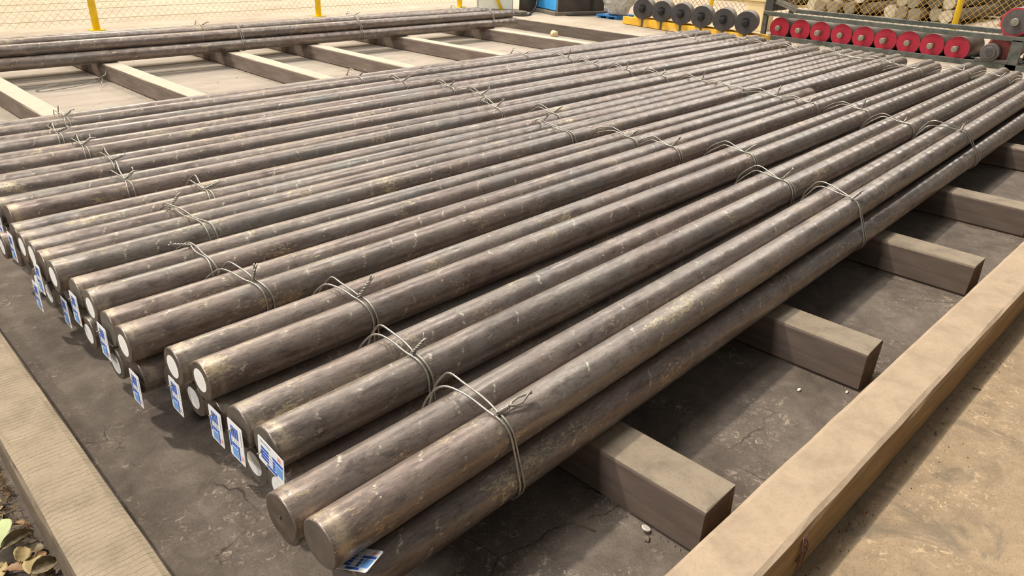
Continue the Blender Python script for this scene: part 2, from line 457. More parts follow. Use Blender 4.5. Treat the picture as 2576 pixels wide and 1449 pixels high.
def beam(name, a, b, w, h, mat, bevel=.008, seg=3, segs=24, wob=.0015):
    """square beam from a to b (edge line of the low-x / low-y side), lightly uneven"""
    a = Vector(a); b = Vector(b); d = b - a; L = d.length; ang = math.atan2(d.y, d.x)
    bm = bmesh.new()
    sec = []
    corners = [(bevel, 0), (w - bevel, 0), (w, bevel), (w, h - bevel), (w - bevel * .3, h - bevel * .3), (w - bevel, h), (bevel, h), (bevel * .3, h - bevel * .3), (0, h - bevel), (0, bevel)]
    rows = []
    for i in range(segs + 1):
        t = i / segs * L
        rows.append([bm.verts.new((t + (random.uniform(-1, 1) * .003 if i in (0, segs) else 0), -cx + random.uniform(-wob, wob), cz + random.uniform(-wob, wob) * (cz > .03))) for cx, cz in corners])
    n = len(corners)
    for i in range(segs):
        for k in range(n):
            f = bm.faces.new((rows[i][k], rows[i][(k + 1) % n], rows[i + 1][(k + 1) % n], rows[i + 1][k]))
    bm.faces.new(rows[0]); bm.faces.new(list(reversed(rows[-1])))
    bmesh.ops.recalc_face_normals(bm, faces=bm.faces)
    me = bpy.data.meshes.new(name); bm.to_mesh(me); bm.free(); me.materials.append(mat)
    o = bpy.data.objects.new(name, me); o.location = a; o.rotation_euler = (0, 0, ang)
    return link(o)
# cross beams run along +Y; beam() puts width to its right (-local y = +X when heading +Y)
xs = [((1.190, .562), (1.125, 8.05)), ((2.148, .592), (2.045, 8.05)), ((3.155, .578), (3.18, 8.05)),
      ((4.092, .60), (4.03, 8.05)), ((5.40, .575), (5.15, 8.05)), ((6.74, .575), (6.50, 8.05))]
ords = ['first', 'second', 'third', 'fourth', 'fifth', 'sixth']
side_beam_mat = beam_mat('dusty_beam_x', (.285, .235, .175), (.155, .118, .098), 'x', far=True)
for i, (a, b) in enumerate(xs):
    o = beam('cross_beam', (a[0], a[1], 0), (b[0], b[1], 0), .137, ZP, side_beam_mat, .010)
    tag(o, 'dusty square cross beam under the bars, %s from the left curb' % ords[i], 'beam', 'cross beams under the steel bars')
# rounded curbs
o = beam('curb_beam', (8.02 - .35, .382 + .145, 0), (.279, .382 + .145, 0), .145, ZP, MAT['curb_r'], .016, segs=60)
o.location = (.140, .527, 0); o.rotation_euler = (0, 0, 0)
tag(o, 'long tan dusty curb beam along the right side of the pit', 'beam')
o = beam('curb_beam', (.138, .53, 0), (.138, 8.1, 0), .141, ZP, MAT['curb_l'], .018, segs=60)
tag(o, 'ribbed tan curb beam crossing the bottom left corner', 'beam')
o = beam('curb_beam', (.28, 8.245, 0), (7.66, 8.245, 0), .145, ZP, MAT['curb_r'], .016, segs=40)
tag(o, 'far curb beam behind the back bundle of bars', 'beam')

# ------------------------------------------------------------------ steel bars
RB = .0510
BARS = {
    'P12f': ((0.452, 0.9086, 0.2919), (7.412, 1.2572, 0.2823)),
    'P12r': ((0.435, 1.0133, 0.2923), (7.405, 1.3699, 0.2811)),
    'P11f': ((0.512, 1.212, 0.2936), (7.309, 1.4982, 0.2866)),
    'P11r': ((0.503, 1.3172, 0.2936), (7.399, 1.6129, 0.2887)),
    'P10f': ((0.52, 1.5442, 0.2941), (7.366, 1.7798, 0.2899)),
    'P10r': ((0.497, 1.649, 0.2942), (7.416, 1.888, 0.2909)),
    'P9f': ((0.446, 1.8371, 0.294), (7.127, 2.061, 0.2941)),
    'P9r': ((0.446, 1.9444, 0.2941), (7.313, 2.1714, 0.2916)),
    'P8f': ((0.456, 2.1231, 0.2867), (5.104, 2.2219, 0.29)),
    'P8x': ((0.45, 2.2285, 0.2865), (7.246, 2.3817, 0.2932)),
    'P8r': ((0.465, 2.408, 0.1885), (7.417, 2.4832, 0.2943)),
    'Q5': ((0.436, 2.3825, 0.2942), (7.302, 2.585, 0.2921)),
    'Q4': ((0.431, 2.4855, 0.2942), (7.348, 2.6875, 0.2886)),
    'Q3': ((0.433, 2.5884, 0.2938), (7.341, 2.7929, 0.2869)),
    'Q2': ((0.429, 2.6913, 0.293), (7.355, 2.9043, 0.2873)),
    'Q1': ((0.433, 2.7969, 0.2921), (7.382, 3.0243, 0.2903)),
    'P5f': ((0.465, 3.0113, 0.2905), (7.319, 3.2195, 0.2809)),
    'P5r': ((0.452, 3.1164, 0.2893), (7.45, 3.3321, 0.28)),
    'P4f': ((0.445, 3.2969, 0.2942), (7.284, 3.4939, 0.294)),
    'P4r': ((0.442, 3.4031, 0.2941), (7.406, 3.603, 0.2937)),
    'P3f': ((0.452, 3.63, 0.2903), (7.419, 3.8296, 0.2886)),
    'P3r': ((0.468, 3.7359, 0.2901), (7.49, 3.9434, 0.2904)),
    'P2f': ((0.464, 3.9512, 0.289), (7.361, 4.1444, 0.2853)),
    'P2r': ((0.463, 4.0568, 0.2888), (7.41, 4.2565, 0.2872)),
    'P1f': ((0.447, 4.2618, 0.2865), (7.419, 4.4834, 0.2861)),
    'P1r': ((0.456, 4.3688, 0.2868), (7.392, 4.5881, 0.286)),
    'B1a': ((0.487, 0.8885, 0.189), (7.271, 1.1618, 0.189)),
    'B1b': ((0.6, 0.9946, 0.189), (7.276, 1.2989, 0.189)),
    'B1c': ((0.477, 1.098, 0.189), (7.349, 1.4173, 0.189)),
    'B2a': ((0.523, 1.2011, 0.189), (7.346, 1.5393, 0.189)),
    'B2b': ((0.522, 1.3071, 0.189), (7.287, 1.6414, 0.189)),
    'B2c': ((0.66, 1.4103, 0.189), (7.338, 1.7499, 0.189)),
    'B3a': ((0.536, 1.5417, 0.189), (7.356, 1.8606, 0.189)),
    'B3b': ((0.53, 1.644, 0.189), (7.323, 1.9661, 0.189)),
    'B3c': ((0.517, 1.747, 0.189), (7.311, 2.0715, 0.189)),
    'B4a': ((0.462, 1.8441, 0.189), (7.307, 2.1863, 0.189)),
    'B4b': ((0.445, 1.9492, 0.189), (7.362, 2.2951, 0.189)),
    'B4c': ((0.475, 2.0567, 0.189), (7.316, 2.3978, 0.189)),
    'B5a': ((0.445, 2.163, 0.189), (7.359, 2.5029, 0.189)),
    'B6a': ((0.436, 2.514, 0.189), (7.311, 2.7204, 0.189)),
    'B6b': ((0.431, 2.619, 0.189), (7.322, 2.8307, 0.189)),
    'B6c': ((0.457, 2.722, 0.189), (7.269, 2.939, 0.189)),
    'B7a': ((0.452, 2.825, 0.189), (7.348, 3.0516, 0.189)),
    'B7b': ((0.442, 2.929, 0.189), (7.256, 3.1545, 0.189)),
    'B8a': ((0.424, 3.0374, 0.189), (7.284, 3.2694, 0.189)),
    'B8b': ((0.461, 3.1487, 0.189), (7.307, 3.3802, 0.189)),
    'B9a': ((0.454, 3.2986, 0.189), (7.37, 3.502, 0.189)),
    'B9b': ((0.448, 3.4085, 0.189), (7.3, 3.61, 0.189)),
    'B9c': ((0.448, 3.5145, 0.189), (7.326, 3.7168, 0.189)),
    'B10a': ((0.451, 3.6586, 0.189), (7.293, 3.8598, 0.189)),
    'B10b': ((0.47, 3.7651, 0.189), (7.288, 3.9657, 0.189)),
    'B10c': ((0.462, 3.8709, 0.189), (7.359, 4.0737, 0.189)),
    'B11a': ((0.444, 3.9834, 0.189), (7.257, 4.1837, 0.189)),
    'B11b': ((0.449, 4.0895, 0.189), (7.342, 4.2922, 0.189)),
    'B11c': ((0.465, 4.196, 0.189), (7.278, 4.3964, 0.189)),
    'B12a': ((0.453, 4.3015, 0.189), (7.271, 4.5191, 0.189)),
    'B12b': ((0.458, 4.4077, 0.189), (7.255, 4.6246, 0.189)),
    'FAa': ((.50, 7.080, .189), (7.05, 7.080, .189)), 'FAb': ((.47, 7.186, .189), (7.00, 7.186, .189)),
    'FAt': ((.48, 7.134, .2805), (7.02, 7.134, .2805)),
    'FBa': ((.50, 7.440, .189), (6.90, 7.440, .189)), 'FBb': ((.47, 7.546, .189), (6.95, 7.546, .189)),
    'FBc': ((.46, 7.652, .189), (6.92, 7.652, .189)), 'FBt': ((.48, 7.493, .2805), (6.90, 7.493, .2805)),
    'FBu': ((.49, 7.599, .2805), (6.88, 7.599, .2805)),
}
stick = {'B8a', 'Q2', 'Q3', 'Q5', 'B6a', 'B6b', 'B5a', 'P8f', 'P9f', 'B4a_', 'B4b', 'P10r', 'P10f', 'B3b', 'B2b', 'B2a'}
holes = {'P12r'}
tagged = {'B1a', 'P11f', 'P11r', 'B3a', 'B3c', 'B4a', 'P9r', 'P8x', 'P8r', 'Q4', 'B6b_', 'Q1', 'P5f'}
bundle_of = {}
def bord(n): return ['first', 'second', 'third', 'fourth', 'fifth', 'sixth', 'seventh', 'eighth', 'ninth', 'tenth', 'eleventh', 'twelfth'][n]
groups = [['P12f', 'P12r', 'B1a', 'B1b', 'B1c'], ['P11f', 'P11r', 'B2a', 'B2b', 'B2c'], ['P10f', 'P10r', 'B3a', 'B3b', 'B3c'],
          ['P9f', 'P9r', 'B4a', 'B4b', 'B4c'], ['P8f', 'P8x', 'P8r', 'B5a'], ['Q5', 'Q4', 'Q3', 'B6a', 'B6b', 'B6c'], ['Q2', 'Q1', 'B7a', 'B7b'],
          ['P5f', 'P5r', 'B8a', 'B8b'], ['P4f', 'P4r', 'B9a', 'B9b', 'B9c'], ['P3f', 'P3r', 'B10a', 'B10b', 'B10c'],
          ['P2f', 'P2r', 'B11a', 'B11b', 'B11c'], ['P1f', 'P1r', 'B12a', 'B12b']]
NS = 40
def bar_mesh(L, r):
    rings = [(0, r - .0028), (.0009, r - .0012), (.0035, r), (.10, r)] + [(L * k / 8, r) for k in range(1, 8)] + [(L - .0035, r), (L, r - .003)]
    vs = [(x, rr * math.cos(2 * PI * i / NS), rr * math.sin(2 * PI * i / NS)) for x, rr in rings for i in range(NS)]
    fs = [(k * NS + i, (k + 1) * NS + i, (k + 1) * NS + (i + 1) % NS, k * NS + (i + 1) % NS) for k in range(len(rings) - 1) for i in range(NS)]
    fs.append([(len(rings) - 1) * NS + i for i in range(NS)])
    return vs, fs
def disc(name, r, x, th, mat, parent, n=32, cy=0, cz=0):
    vs = [(x + d, cy + r * math.cos(2 * PI * i / n), cz + r * math.sin(2 * PI * i / n)) for d in (0, -th) for i in range(n)]
    fs = [list(range(n, 2 * n)), list(reversed(range(n)))] + [(i, n + i, n + (i + 1) % n, (i + 1) % n) for i in range(n)]
    return mesh_obj(name, vs, fs, mat, parent)
bar_objs = {}
def make_bar(key, label, group):
    (x0, y0, z0), (x1, y1, z1) = BARS[key]
    a = Vector((x0, y0, z0)); b = Vector((x1, y1, z1)); d = b - a
    L = d.length
    r = RB * (.93 if key == 'P8r' else 1)
    root = empty('steel_bar', a)
    root.rotation_mode = 'QUATERNION'
    q = d.to_track_quat('X', 'Z')
    root.rotation_quaternion = q @ Matrix.Rotation(random.uniform(-.2, .2), 4, 'X').to_quaternion()
    vs, fs = bar_mesh(L, r)
    mesh_obj('round_bar', vs, fs, MAT['bar'], root, smooth=True, flat=[len(fs) - 1])
    ef = disc('end_face', r - .0028, .0004, .0006, MAT['end'], root, NS)
    ef['label'] = 'brown sawn end face'
    if key in stick or key.rstrip('_') in stick:
        s = disc('sticker', .0305, -.0004, .0006, MAT['sticker'], ef, 36, random.uniform(-.004, .004), random.uniform(-.004, .004))
        s['label'] = 'round white printed sticker'
    if key in holes:
        s = disc('centre_hole', .0045, -.0003, .0005, MAT['axledark'], ef, 16)
        s2 = disc('hole_glint', .0022, -.0009, .0004, MAT['axle'], ef, 12, .0016, .0022)  # small bright dot painted as a glint in the hole
    tag(root, label, 'steel bar', group)
    bar_objs[key] = root
    return root
desc = {2: ['front', 'rear'], 3: ['front', 'middle', 'rear']}
for gi, g in enumerate(groups):
    up = [k for k in g if BARS[k][0][2] > .25 or k == 'P8r']
    lo = [k for k in g if k not in up]
    for lst, lev in ((up, 'upper'), (lo, 'lower')):
        for i, k in enumerate(lst):
            pos = desc[len(lst)][i] if len(lst) > 1 else 'only'
            extra = ''
            if k in stick: extra = ' with white end sticker'
            if k in holes: extra = ' with centre hole in its end'
            if k == 'P8f': extra = ' ending short of its neighbours'
            lab = '%s %s steel bar, %s bundle from the right curb%s' % (lev, pos, bord(gi), extra)
            make_bar(k, lab, 'steel bars of the main row')
for gi, (g, nm) in enumerate(((['FAa', 'FAb', 'FAt'], 'nearer back bundle'), (['FBa', 'FBb', 'FBc', 'FBt', 'FBu'], 'farthest back bundle'))):
    for k in g:
        lev = 'upper' if BARS[k][0][2] > .25 else 'lower'
        pos = {'FAa': 'front', 'FAb': 'rear', 'FAt': 'single', 'FBa': 'front', 'FBb': 'middle', 'FBc': 'rear', 'FBt': 'front', 'FBu': 'rear'}[k]
        make_bar(k, '%s %s dark steel bar of the %s by the fence' % (lev, pos, nm), 'steel bars of the back group')

# ------------------------------------------------------------------ binding wires
def at_x(key, x):
    (x0, y0, z0), (x1, y1, z1) = BARS[key]
    t = (x - x0) / (x1 - x0)
    return (y0 + (y1 - y0) * t, z0 + (z1 - z0) * t)
def hull(pts):
    pts = sorted(set(pts))
    def half(ps):
        h = []
        for p in ps:
            while len(h) >= 2 and (h[-1][0] - h[-2][0]) * (p[1] - h[-2][1]) - (h[-1][1] - h[-2][1]) * (p[0] - h[-2][0]) <= 0: h.pop()
            h.append(p)
        return h
    a = half(pts); b = half(pts[::-1])
    return a[:-1] + b[:-1]
WR = .0027
def resample(ps, step):
    out = []; N = len(ps)
    for i in range(N):
        a = ps[i]; b = ps[(i + 1) % N]
        L = math.hypot(b[0] - a[0], b[1] - a[1]); n = max(1, int(L / step))
        for k in range(n): out.append((a[0] + (b[0] - a[0]) * k / n, a[1] + (b[1] - a[1]) * k / n))
    return out
def binding_wire(keys, x0, skew, slack, label, group, tw_pos=.18, tdir=(1, -.25, .45), twl=.055, loop=False, gap=.018, back=False, bottom=True):
    cs = [at_x(k, x0) for k in keys]
    if not bottom: cs = cs
    pts = []
    for cy, cz in cs:
        for k in range(28):
            a = 2 * PI * k / 28
            pts.append((round(cy + (RB + WR + .0006) * math.cos(a), 5), round(cz + (RB + WR + .0006) * math.sin(a), 5)))
    hp = resample(hull(pts), .012)
    ys = [p[0] for p in hp]; zs = [p[1] for p in hp]
    ymid = (min(ys) + max(ys)) / 2; w = max(ys) - min(ys); ztop = max(zs)
    topc = [c for c in cs if c[1] > ztop - RB - .03]
    fy = min(c[0] for c in topc) + RB * tw_pos       # where the twist sits: crown of the front upper bar
    if back: fy = max(c[0] for c in topc)
    mb = MB()
    strands = []
    for sgn in (-1, 1):
        p3 = []
        for (y, z) in hp:
            # slack: lifted off the rear upper bar
            by = (y - ymid) / w * 2
            k = max(0, min(1, (by + .5) / 1.1)) * max(0, min(1, (z - (ztop - .12)) / .07))
            k = math.sin(k * PI / 2)
            lift = slack * k * (1 + .35 * sgn)
            sep = gap * (.25 + .75 * min(1, abs(y - fy) / (w * .5))) * sgn * .5
            dz = lift * .9; dy = lift * .45
            x = x0 + skew * (y - fy) + sep + .004 * math.sin(y * 40 + sgn)
            p3.append((x, y + dy, z + dz))
        mb.sweep(p3, WR, 6, True)
    # twist pigtail
    zc = max(z for (y, z) in hp if abs(y - fy) < .03)
    base = Vector((x0, fy, zc + WR))
    d = Vector(tdir).normalized(); u = d.orthogonal().normalized(); v = d.cross(u)
    ends = []
    for s in (0, PI):
        p = [base - d * .010 + Vector((0, 0, -.001))]
        for i in range(31):
            t = i / 30
            a = s + t * 2 * PI * 2.6
            p.append(base + d * (twl * t) + (u * math.cos(a) + v * math.sin(a)) * WR * 1.25)
        tip = p[-1]
        if loop:
            o = (u if s == 0 else -u) * .010
            p += [tip + d * .015 + o * .8, tip + d * .035 + o, tip + d * .055 + o * .4 + Vector((0, 0, .003)), tip + d * .068 + Vector((0, 0, .004))]
        else:
            e = d * .8 + (u if s == 0 else -u) * random.uniform(.35, .8) + Vector((0, 0, random.uniform(0, .5)))
            e.normalize(); ln = random.uniform(.014, .030)
            p += [tip + e * ln * .5 + d * .004, tip + e * ln]
        mb.sweep(p, WR, 6, False)
    o = mb.build('binding_wire', MAT['wire'])
    # origin near the wire
    c = Vector((x0, ymid, ZP + .02))
    for vtx in o.data.vertices: vtx.co -= c
    o.location = c
    tag(o, label, 'wire', group)
    return o
wx = {  # x of the four ties of each bundle
    0: (.90, 2.95, 4.60, 6.75), 1: (.915, 2.95, 4.53, 6.85), 2: (.985, 3.22, 4.68, 6.88), 3: (.82, 3.02, 4.60, 6.62), 4: (.80, 3.02, 4.62, 6.73),
    5: (.88, 2.86, 4.68, 6.80), 6: (1.065, 3.10, 4.70, 7.02), 7: (.88, 2.95, 4.66, 6.90), 8: (.93, 3.10, 4.60, 6.86), 9: (.915, 3.12, 4.62, 7.04),
    10: (.90, 2.98, 4.68, 6.62), 11: (1.02, 2.85, 4.50, 6.85)}
tiepos = ['nearest', 'second', 'third', 'farthest']
for gi, xsw in wx.items():
    for wi, x in enumerate(xsw):
        keys = groups[gi]
        tw = [(1, -.10, .30), (1, -.55, .75), (.25, -.2, 1), (1, .35, .5), (.6, -.5, .8), (.9, .1, .2)][(gi * 3 + wi) % 6]
        kw = dict(skew=.03 + .05 * (wi % 2), slack=.032, tw_pos=.25, twl=.042, gap=.026)
        if gi == 0 and wi == 0: kw.update(skew=-.10, slack=.032, loop=True, twl=.030, tw_pos=-.15, gap=.030); tw = (1, -.05, .10)
        elif gi == 0 and wi == 1: kw.update(skew=.15, slack=.026, tw_pos=-.25, twl=.045, gap=.02); tw = (1, -.15, .35)
        elif gi == 0 and wi == 2: kw.update(skew=-.35, slack=.030, tw_pos=.0, gap=.06); tw = (1, .1, .5)
        elif gi == 1 and wi == 0: kw.update(skew=-.06, slack=.026, tw_pos=.2, gap=.034, twl=.034); tw = (.8, -.05, .5)
        elif gi == 2 and wi == 0: kw.update(skew=-.12, slack=.024, gap=.034, twl=.05); tw = (.75, -.05, .75)
        elif gi == 3 and wi == 0: kw.update(skew=-.2, slack=.024, gap=.05, twl=.03); tw = (.3, -.05, 1)
        elif gi == 4 and wi == 0: kw.update(skew=.0, slack=.012, gap=.02, twl=.05); tw = (-1, .2, .25); kw['back'] = True
        elif gi == 5 and wi == 0: kw.update(skew=-.15, slack=.016, gap=.02, twl=.05, back=True); tw = (.7, .3, .5)
        elif gi == 5: kw.update(slack=.018, back=True)
        lab = '%s loop of twisted wire around the %s bundle from the right curb' % (tiepos[wi], bord(gi))
        binding_wire(keys, x, kw.pop('skew'), kw.pop('slack'), lab, 'wire ties of the main row', tdir=tw, **kw)
for keys, nm, xsw in ((['FAa', 'FAb', 'FAt'], 'nearer back bundle', (3.35, 4.70, 6.65)), (['FBa', 'FBb', 'FBc', 'FBt', 'FBu'], 'farthest back bundle', (3.15, 4.90, 6.45))):
    for i, x in enumerate(xsw):
        binding_wire(keys, x, .05, .03, '%s wire loop around the %s by the fence' % (['left', 'middle', 'right'][i], nm), 'wire ties of the back group', tdir=(1, -.4, .5))

# ------------------------------------------------------------------ tags
def make_tag(loc, right, up, label, nail=True, scale=1.0):
    """card 0.100 x 0.068, local x = reading direction, y = up, z = out of the face"""
    R = Vector(right).normalized(); U = Vector(up); U = (U - R * U.dot(R)).normalized(); N = R.cross(U)
    root = bpy.data.objects.new('product_tag', None); root.empty_display_size = .02
    root.matrix_world = Matrix(((R.x, U.x, N.x, loc[0]), (R.y, U.y, N.y, loc[1]), (R.z, U.z, N.z, loc[2]), (0, 0, 0, 1))) @ Matrix.Scale(scale, 4)
    link(root)
    w, h, t, c = .098, .068, .0008, .005
    out = []
    for cx, cy, a0 in ((w / 2 - c, h / 2 - c, 0), (-w / 2 + c, h / 2 - c, 90), (-w / 2 + c, -h / 2 + c, 180), (w / 2 - c, -h / 2 + c, 270)):
        for k in range(5):
            a = math.radians(a0 + 22.5 * k); out.append((cx + c * math.cos(a), cy + c * math.sin(a)))
    n = len(out)
    vs = [(x, y, 0) for x, y in out] + [(x, y, -t) for x, y in out]
    fs = [list(range(n)), list(reversed(range(n, 2 * n)))] + [(i, n + i, n + (i + 1) % n, (i + 1) % n) for i in range(n)]
    card = mesh_obj('card', vs, fs, MAT['card'], root)
    def panel(name, rects, mat, z=.0003, lab=None):
        m = MB()
        for x0, x1, y0, y1 in rects: m.box(x0, x1, y0, y1, 0, z)
        o = m.build(name, mat, card)
        if lab: o['label'] = lab
        return o
    X0 = -w / 2
    rows = [(-w / 2 + .012, -w / 2 + .041, y, y + .0066) for y in (.006, -.0028, -.0116, -.0204)]
    top = [(-w / 2 + .056, w / 2 - .004, .006, .0135)]
    small = [(-w / 2 + .056, -w / 2 + .066, y, y + .0070) for y in (-.0040, -.0128, -.0212)]
    bottom = [(-w / 2 + .034, w / 2 - .026, -.0305, -.0235)]
    panel('blue_print', rows + top + small + bottom, MAT['blue'], lab='dark blue printed table')
    panel('light_blue_panel', [(-w / 2 + .069, w / 2 - .005, -.0225, .0035)], MAT['lblue'], lab='light blue square panel')
    # small characters as fine strokes
    ink = []
    rr = random.Random(5)
    for k in range(9):
        x = -w / 2 + .010 + k * .0045
        ink += [(x, x + .0028, .0255, .0262), (x + .0009, x + .0016, .0238, .0282), (x, x + .0026, .0240, .0246)]
    for y in (.009, -.0005, -.009, -.018):
        for k in range(3):
            x = -w / 2 + .0435 + k * .0035
            ink += [(x, x + .0024, y, y + .0006), (x + .0008, x + .0014, y - .0016, y + .0016)]
    panel('printed_text', ink, MAT['ink'])
    m = MB()                                                      # round red emblem
    cx, cy = w / 2 - .017, .0235
    for k in range(24):
        a = 2 * PI * k / 24; b = 2 * PI * (k + 1) / 24
        for r0, r1 in ((.0062, .0070),):
            m.add([(cx + r0 * math.cos(a), cy + r0 * math.sin(a), .0004), (cx + r1 * math.cos(a), cy + r1 * math.sin(a), .0004),
                   (cx + r1 * math.cos(b), cy + r1 * math.sin(b), .0004), (cx + r0 * math.cos(b), cy + r0 * math.sin(b), .0004)], [(0, 1, 2, 3)])
    for k in range(-2, 3): m.box(cx + k * .0016 - .0005, cx + k * .0016 + .0005, cy - .003 + abs(k) * .0006, cy + .0032 - abs(k) * .0008, 0, .0004)
    e = m.build('red_emblem', MAT['red'], card); e['label'] = 'round red emblem'
    if nail:
        nx, ny = nail
        m = MB(); m.cyl((nx, ny, -.004), (nx + .001, ny - .002, .011), .0016, 8); m.cyl((nx, ny, .0005), (nx, ny, .0014), .0034, 10)
        m.build('nail', MAT['axle'], root)
    tag(root, label, 'tag', 'blue and white tags on the bar ends')
    return root
def hang(y, z, x, label, tilt=.0, out=.03):
    """tag hanging portrait from a nail: reading direction points down"""
    # nail near the upper part of the card
    rgt = Vector((-out, tilt, -1)); up = Vector((0, -1, -.12 - tilt))
    rr = rgt.normalized()
    c = Vector((x - .0045, y, z)) + rr * .030
    make_tag((c.x - .002, c.y - .006, c.z - 0.002), rgt, up, label, nail=(-.030, -.010))
make_tag((.4955, 1.160, .3045 + .0), (0.03, -1, -.16), (0, -.02, 1), 'landscape tag nailed across the upper bar end of the second bundle', nail=(-.036, -.004))
hang(1.321, .293, .499, 'hanging tag on the upper rear bar end, second bundle from the right curb')
hang(1.512, .214, .530, 'lone low hanging tag between the second and third bundles')
hang(1.700, .214, .510, 'low hanging tag below the upper rear bar of the third bundle')
hang(1.835, .194, .458, 'hanging tag on the low bar end showing in the gap left of the third bundle')
hang(1.972, .283, .441, 'hanging tag on the upper rear bar end of the fourth bundle')
hang(2.222, .283, .445, 'hanging tag on the upper middle bar end of the fifth bundle')
hang(2.440, .180, .460, 'hanging tag on the sunken rear bar end of the fifth bundle')
hang(2.505, .285, .426, 'upper of two hanging tags at the sixth bundle end')
hang(2.598, .188, .424, 'lower of two hanging tags at the sixth bundle end')
hang(2.805, .295, .426, 'hanging tag on the upper rear bar end, seventh bundle')
hang(3.070, .285, .448, 'leftmost tag, cut by the left edge of the picture')
make_tag((.506, .874, .2445), (.331, -.894, .302), (.938, .347, .0), 'loose tag lying between the two nearest bars at the bottom edge', nail=None, scale=.82)

# ------------------------------------------------------------------ small litter
def rock(name, loc, size, mat, label, cat, seed, squash=(1, 1, .6), sub=2):
    rr = random.Random(seed)
    bm = bmesh.new(); bmesh.ops.create_icosphere(bm, subdivisions=sub, radius=1)
    for v in bm.verts:
        k = 1 + rr.uniform(-.22, .22)
        v.co = Vector((v.co.x * size * squash[0] * k, v.co.y * size * squash[1] * k, v.co.z * size * squash[2] * k))
    me = bpy.data.meshes.new(name); bm.to_mesh(me); bm.free(); me.materials.append(mat)
    for p in me.polygons: p.use_smooth = False
    o = link(bpy.data.objects.new(name, me)); o.location = (loc[0], loc[1], loc[2] + size * squash[2] * .8)
    return tag(o, label, cat)
rock('crumpled_paper', (7.54, 6.84, 0), .055, MAT['cream'], 'crumpled cream paper ball on the floor by the far pit edge', 'paper', 3, (1, .8, .8))
rock('pebble', (1.150, .672, 0), .0085, MAT['grit'], 'small round pebble beside a white disc on the pit floor', 'pebble', 5)
rock('stone_chip', (2.017, .720, 0), .009, MAT['chip'], 'tiny white chip on the pit floor near the second cross beam', 'chip', 6, (1, .6, .5))
rock('stone_chip', (2.120, .612, 0), .008, MAT['chip'], 'tiny white chip by the second cross beam end', 'chip', 7, (1, .6, .5))
rock('stone_chip', (.520, .955, 0), .028, MAT['end'], 'brown lump on the floor below the two nearest bar ends', 'stone', 8, (1, 1, .8))
m = MB(); m.cyl((0, 0, 0), (0, .0030, .0105 * .35), .0115, 20, bev=.001)
o = m.build('white_disc', MAT['chip']); o.location = (1.170, .690, .008); o.rotation_euler = (1.0, .3, .4)
tag(o, 'small white disc leaning beside the pebble on the pit floor', 'disc')
m = MB(); m.sweep([(0, 0, .002), (.012, -.028, .004), (.021, -.056, .002)], .0016, 6)
o = m.build('twig', MAT['twig']); o.location = (1.060, .826, 0)
tag(o, 'thin brown twig on the pit floor before the first cross beam', 'twig')
# torn wood fibre on the outer face of the right curb
m = MB()
rr = random.Random(9)
for k in range(16):
    y0 = .381; x0 = 1.305 + rr.uniform(-.012, .012); z0 = .122 + rr.uniform(-.006, .004)
    m.sweep([(x0, y0, z0), (x0 + rr.uniform(-.02, .012), y0 - rr.uniform(.004, .012), z0 - rr.uniform(.02, .035)), (x0 + rr.uniform(-.03, .02), y0 - rr.uniform(.001, .012), z0 - rr.uniform(.04, .075))], .0008, 5)
o = m.build('torn_fibre', plain('torn_fibre', (.15, .07, .045), .8, 0, .4, 60)); tag(o, 'tuft of torn brown fibres on the right curb outer side', 'splinter')
# loose wire loop on the pit floor between the first and second cross beams
m = MB()
pts = []
for k in range(40):
    a = PI * .12 + 2 * PI * .86 * k / 39
    pts.append((1.73 + .25 * math.cos(a), 6.90 + .10 * math.sin(a) + .04 * math.cos(a), .006 + .028 * (1 + math.cos(a)) / 2))
m.sweep(pts, .0042, 6)
m.sweep([(1.96, 6.92, .04), (2.02, 6.90, .07), (2.07, 7.0, .11)], .003, 6)
m.sweep([(1.96, 6.95, .04), (1.99, 6.88, .05), (1.93, 6.75, .02)], .003, 6)
o = m.build('loose_wire', MAT['wire']); tag(o, 'loose opened wire loop lying on the pit floor at far left', 'wire')
m = MB(); m.sweep([(3.93, 4.86, .0), (3.90, 4.90, .05), (3.93, 4.93, .10), (3.99, 4.95, .15)], .0025, 6)
o = m.build('loose_wire', MAT['wire']); tag(o, 'short bent wire standing against the side of the fourth cross beam', 'wire')
# grit lines along the foot of the cross beams
for i, (a, b) in enumerate(xs):
    m = MB(); rr = random.Random(40 + i)
    for k in range(150):
        t = rr.random() ** 1.6; side = rr.choice((-1, 1))
        y = a[1] + (b[1] - a[1]) * t; x = a[0] + (b[0] - a[0]) * t + (-.006 - abs(rr.gauss(0, .006)) if side < 0 else .143 + abs(rr.gauss(0, .006)))
        s = rr.uniform(.0012, .0042)
        m.add([(x - s, y - s, 0), (x + s, y - s * .6, 0), (x + s * .3, y + s, 0), (x, y, s * 1.3)], [(0, 1, 3), (1, 2, 3), (2, 0, 3)])
    o = m.build('grit', MAT['grit']); tag(o, 'loose grit along the foot of the %s cross beam' % ords[i], 'grit', kind='stuff')
m = MB(); rr = random.Random(77)
for k in range(260):
    x = rr.uniform(.9, 4.5); y = .375 - abs(rr.gauss(0, .05)); s = rr.uniform(.001, .0035)
    m.add([(x - s, y - s, 0), (x + s, y - s * .6, 0), (x + s * .3, y + s, 0), (x, y, s)], [(0, 1, 3), (1, 2, 3), (2, 0, 3)])
o = m.build('grit', MAT['twig']); tag(o, 'dark crumbs and grit along the outer foot of the right curb', 'grit', kind='stuff')
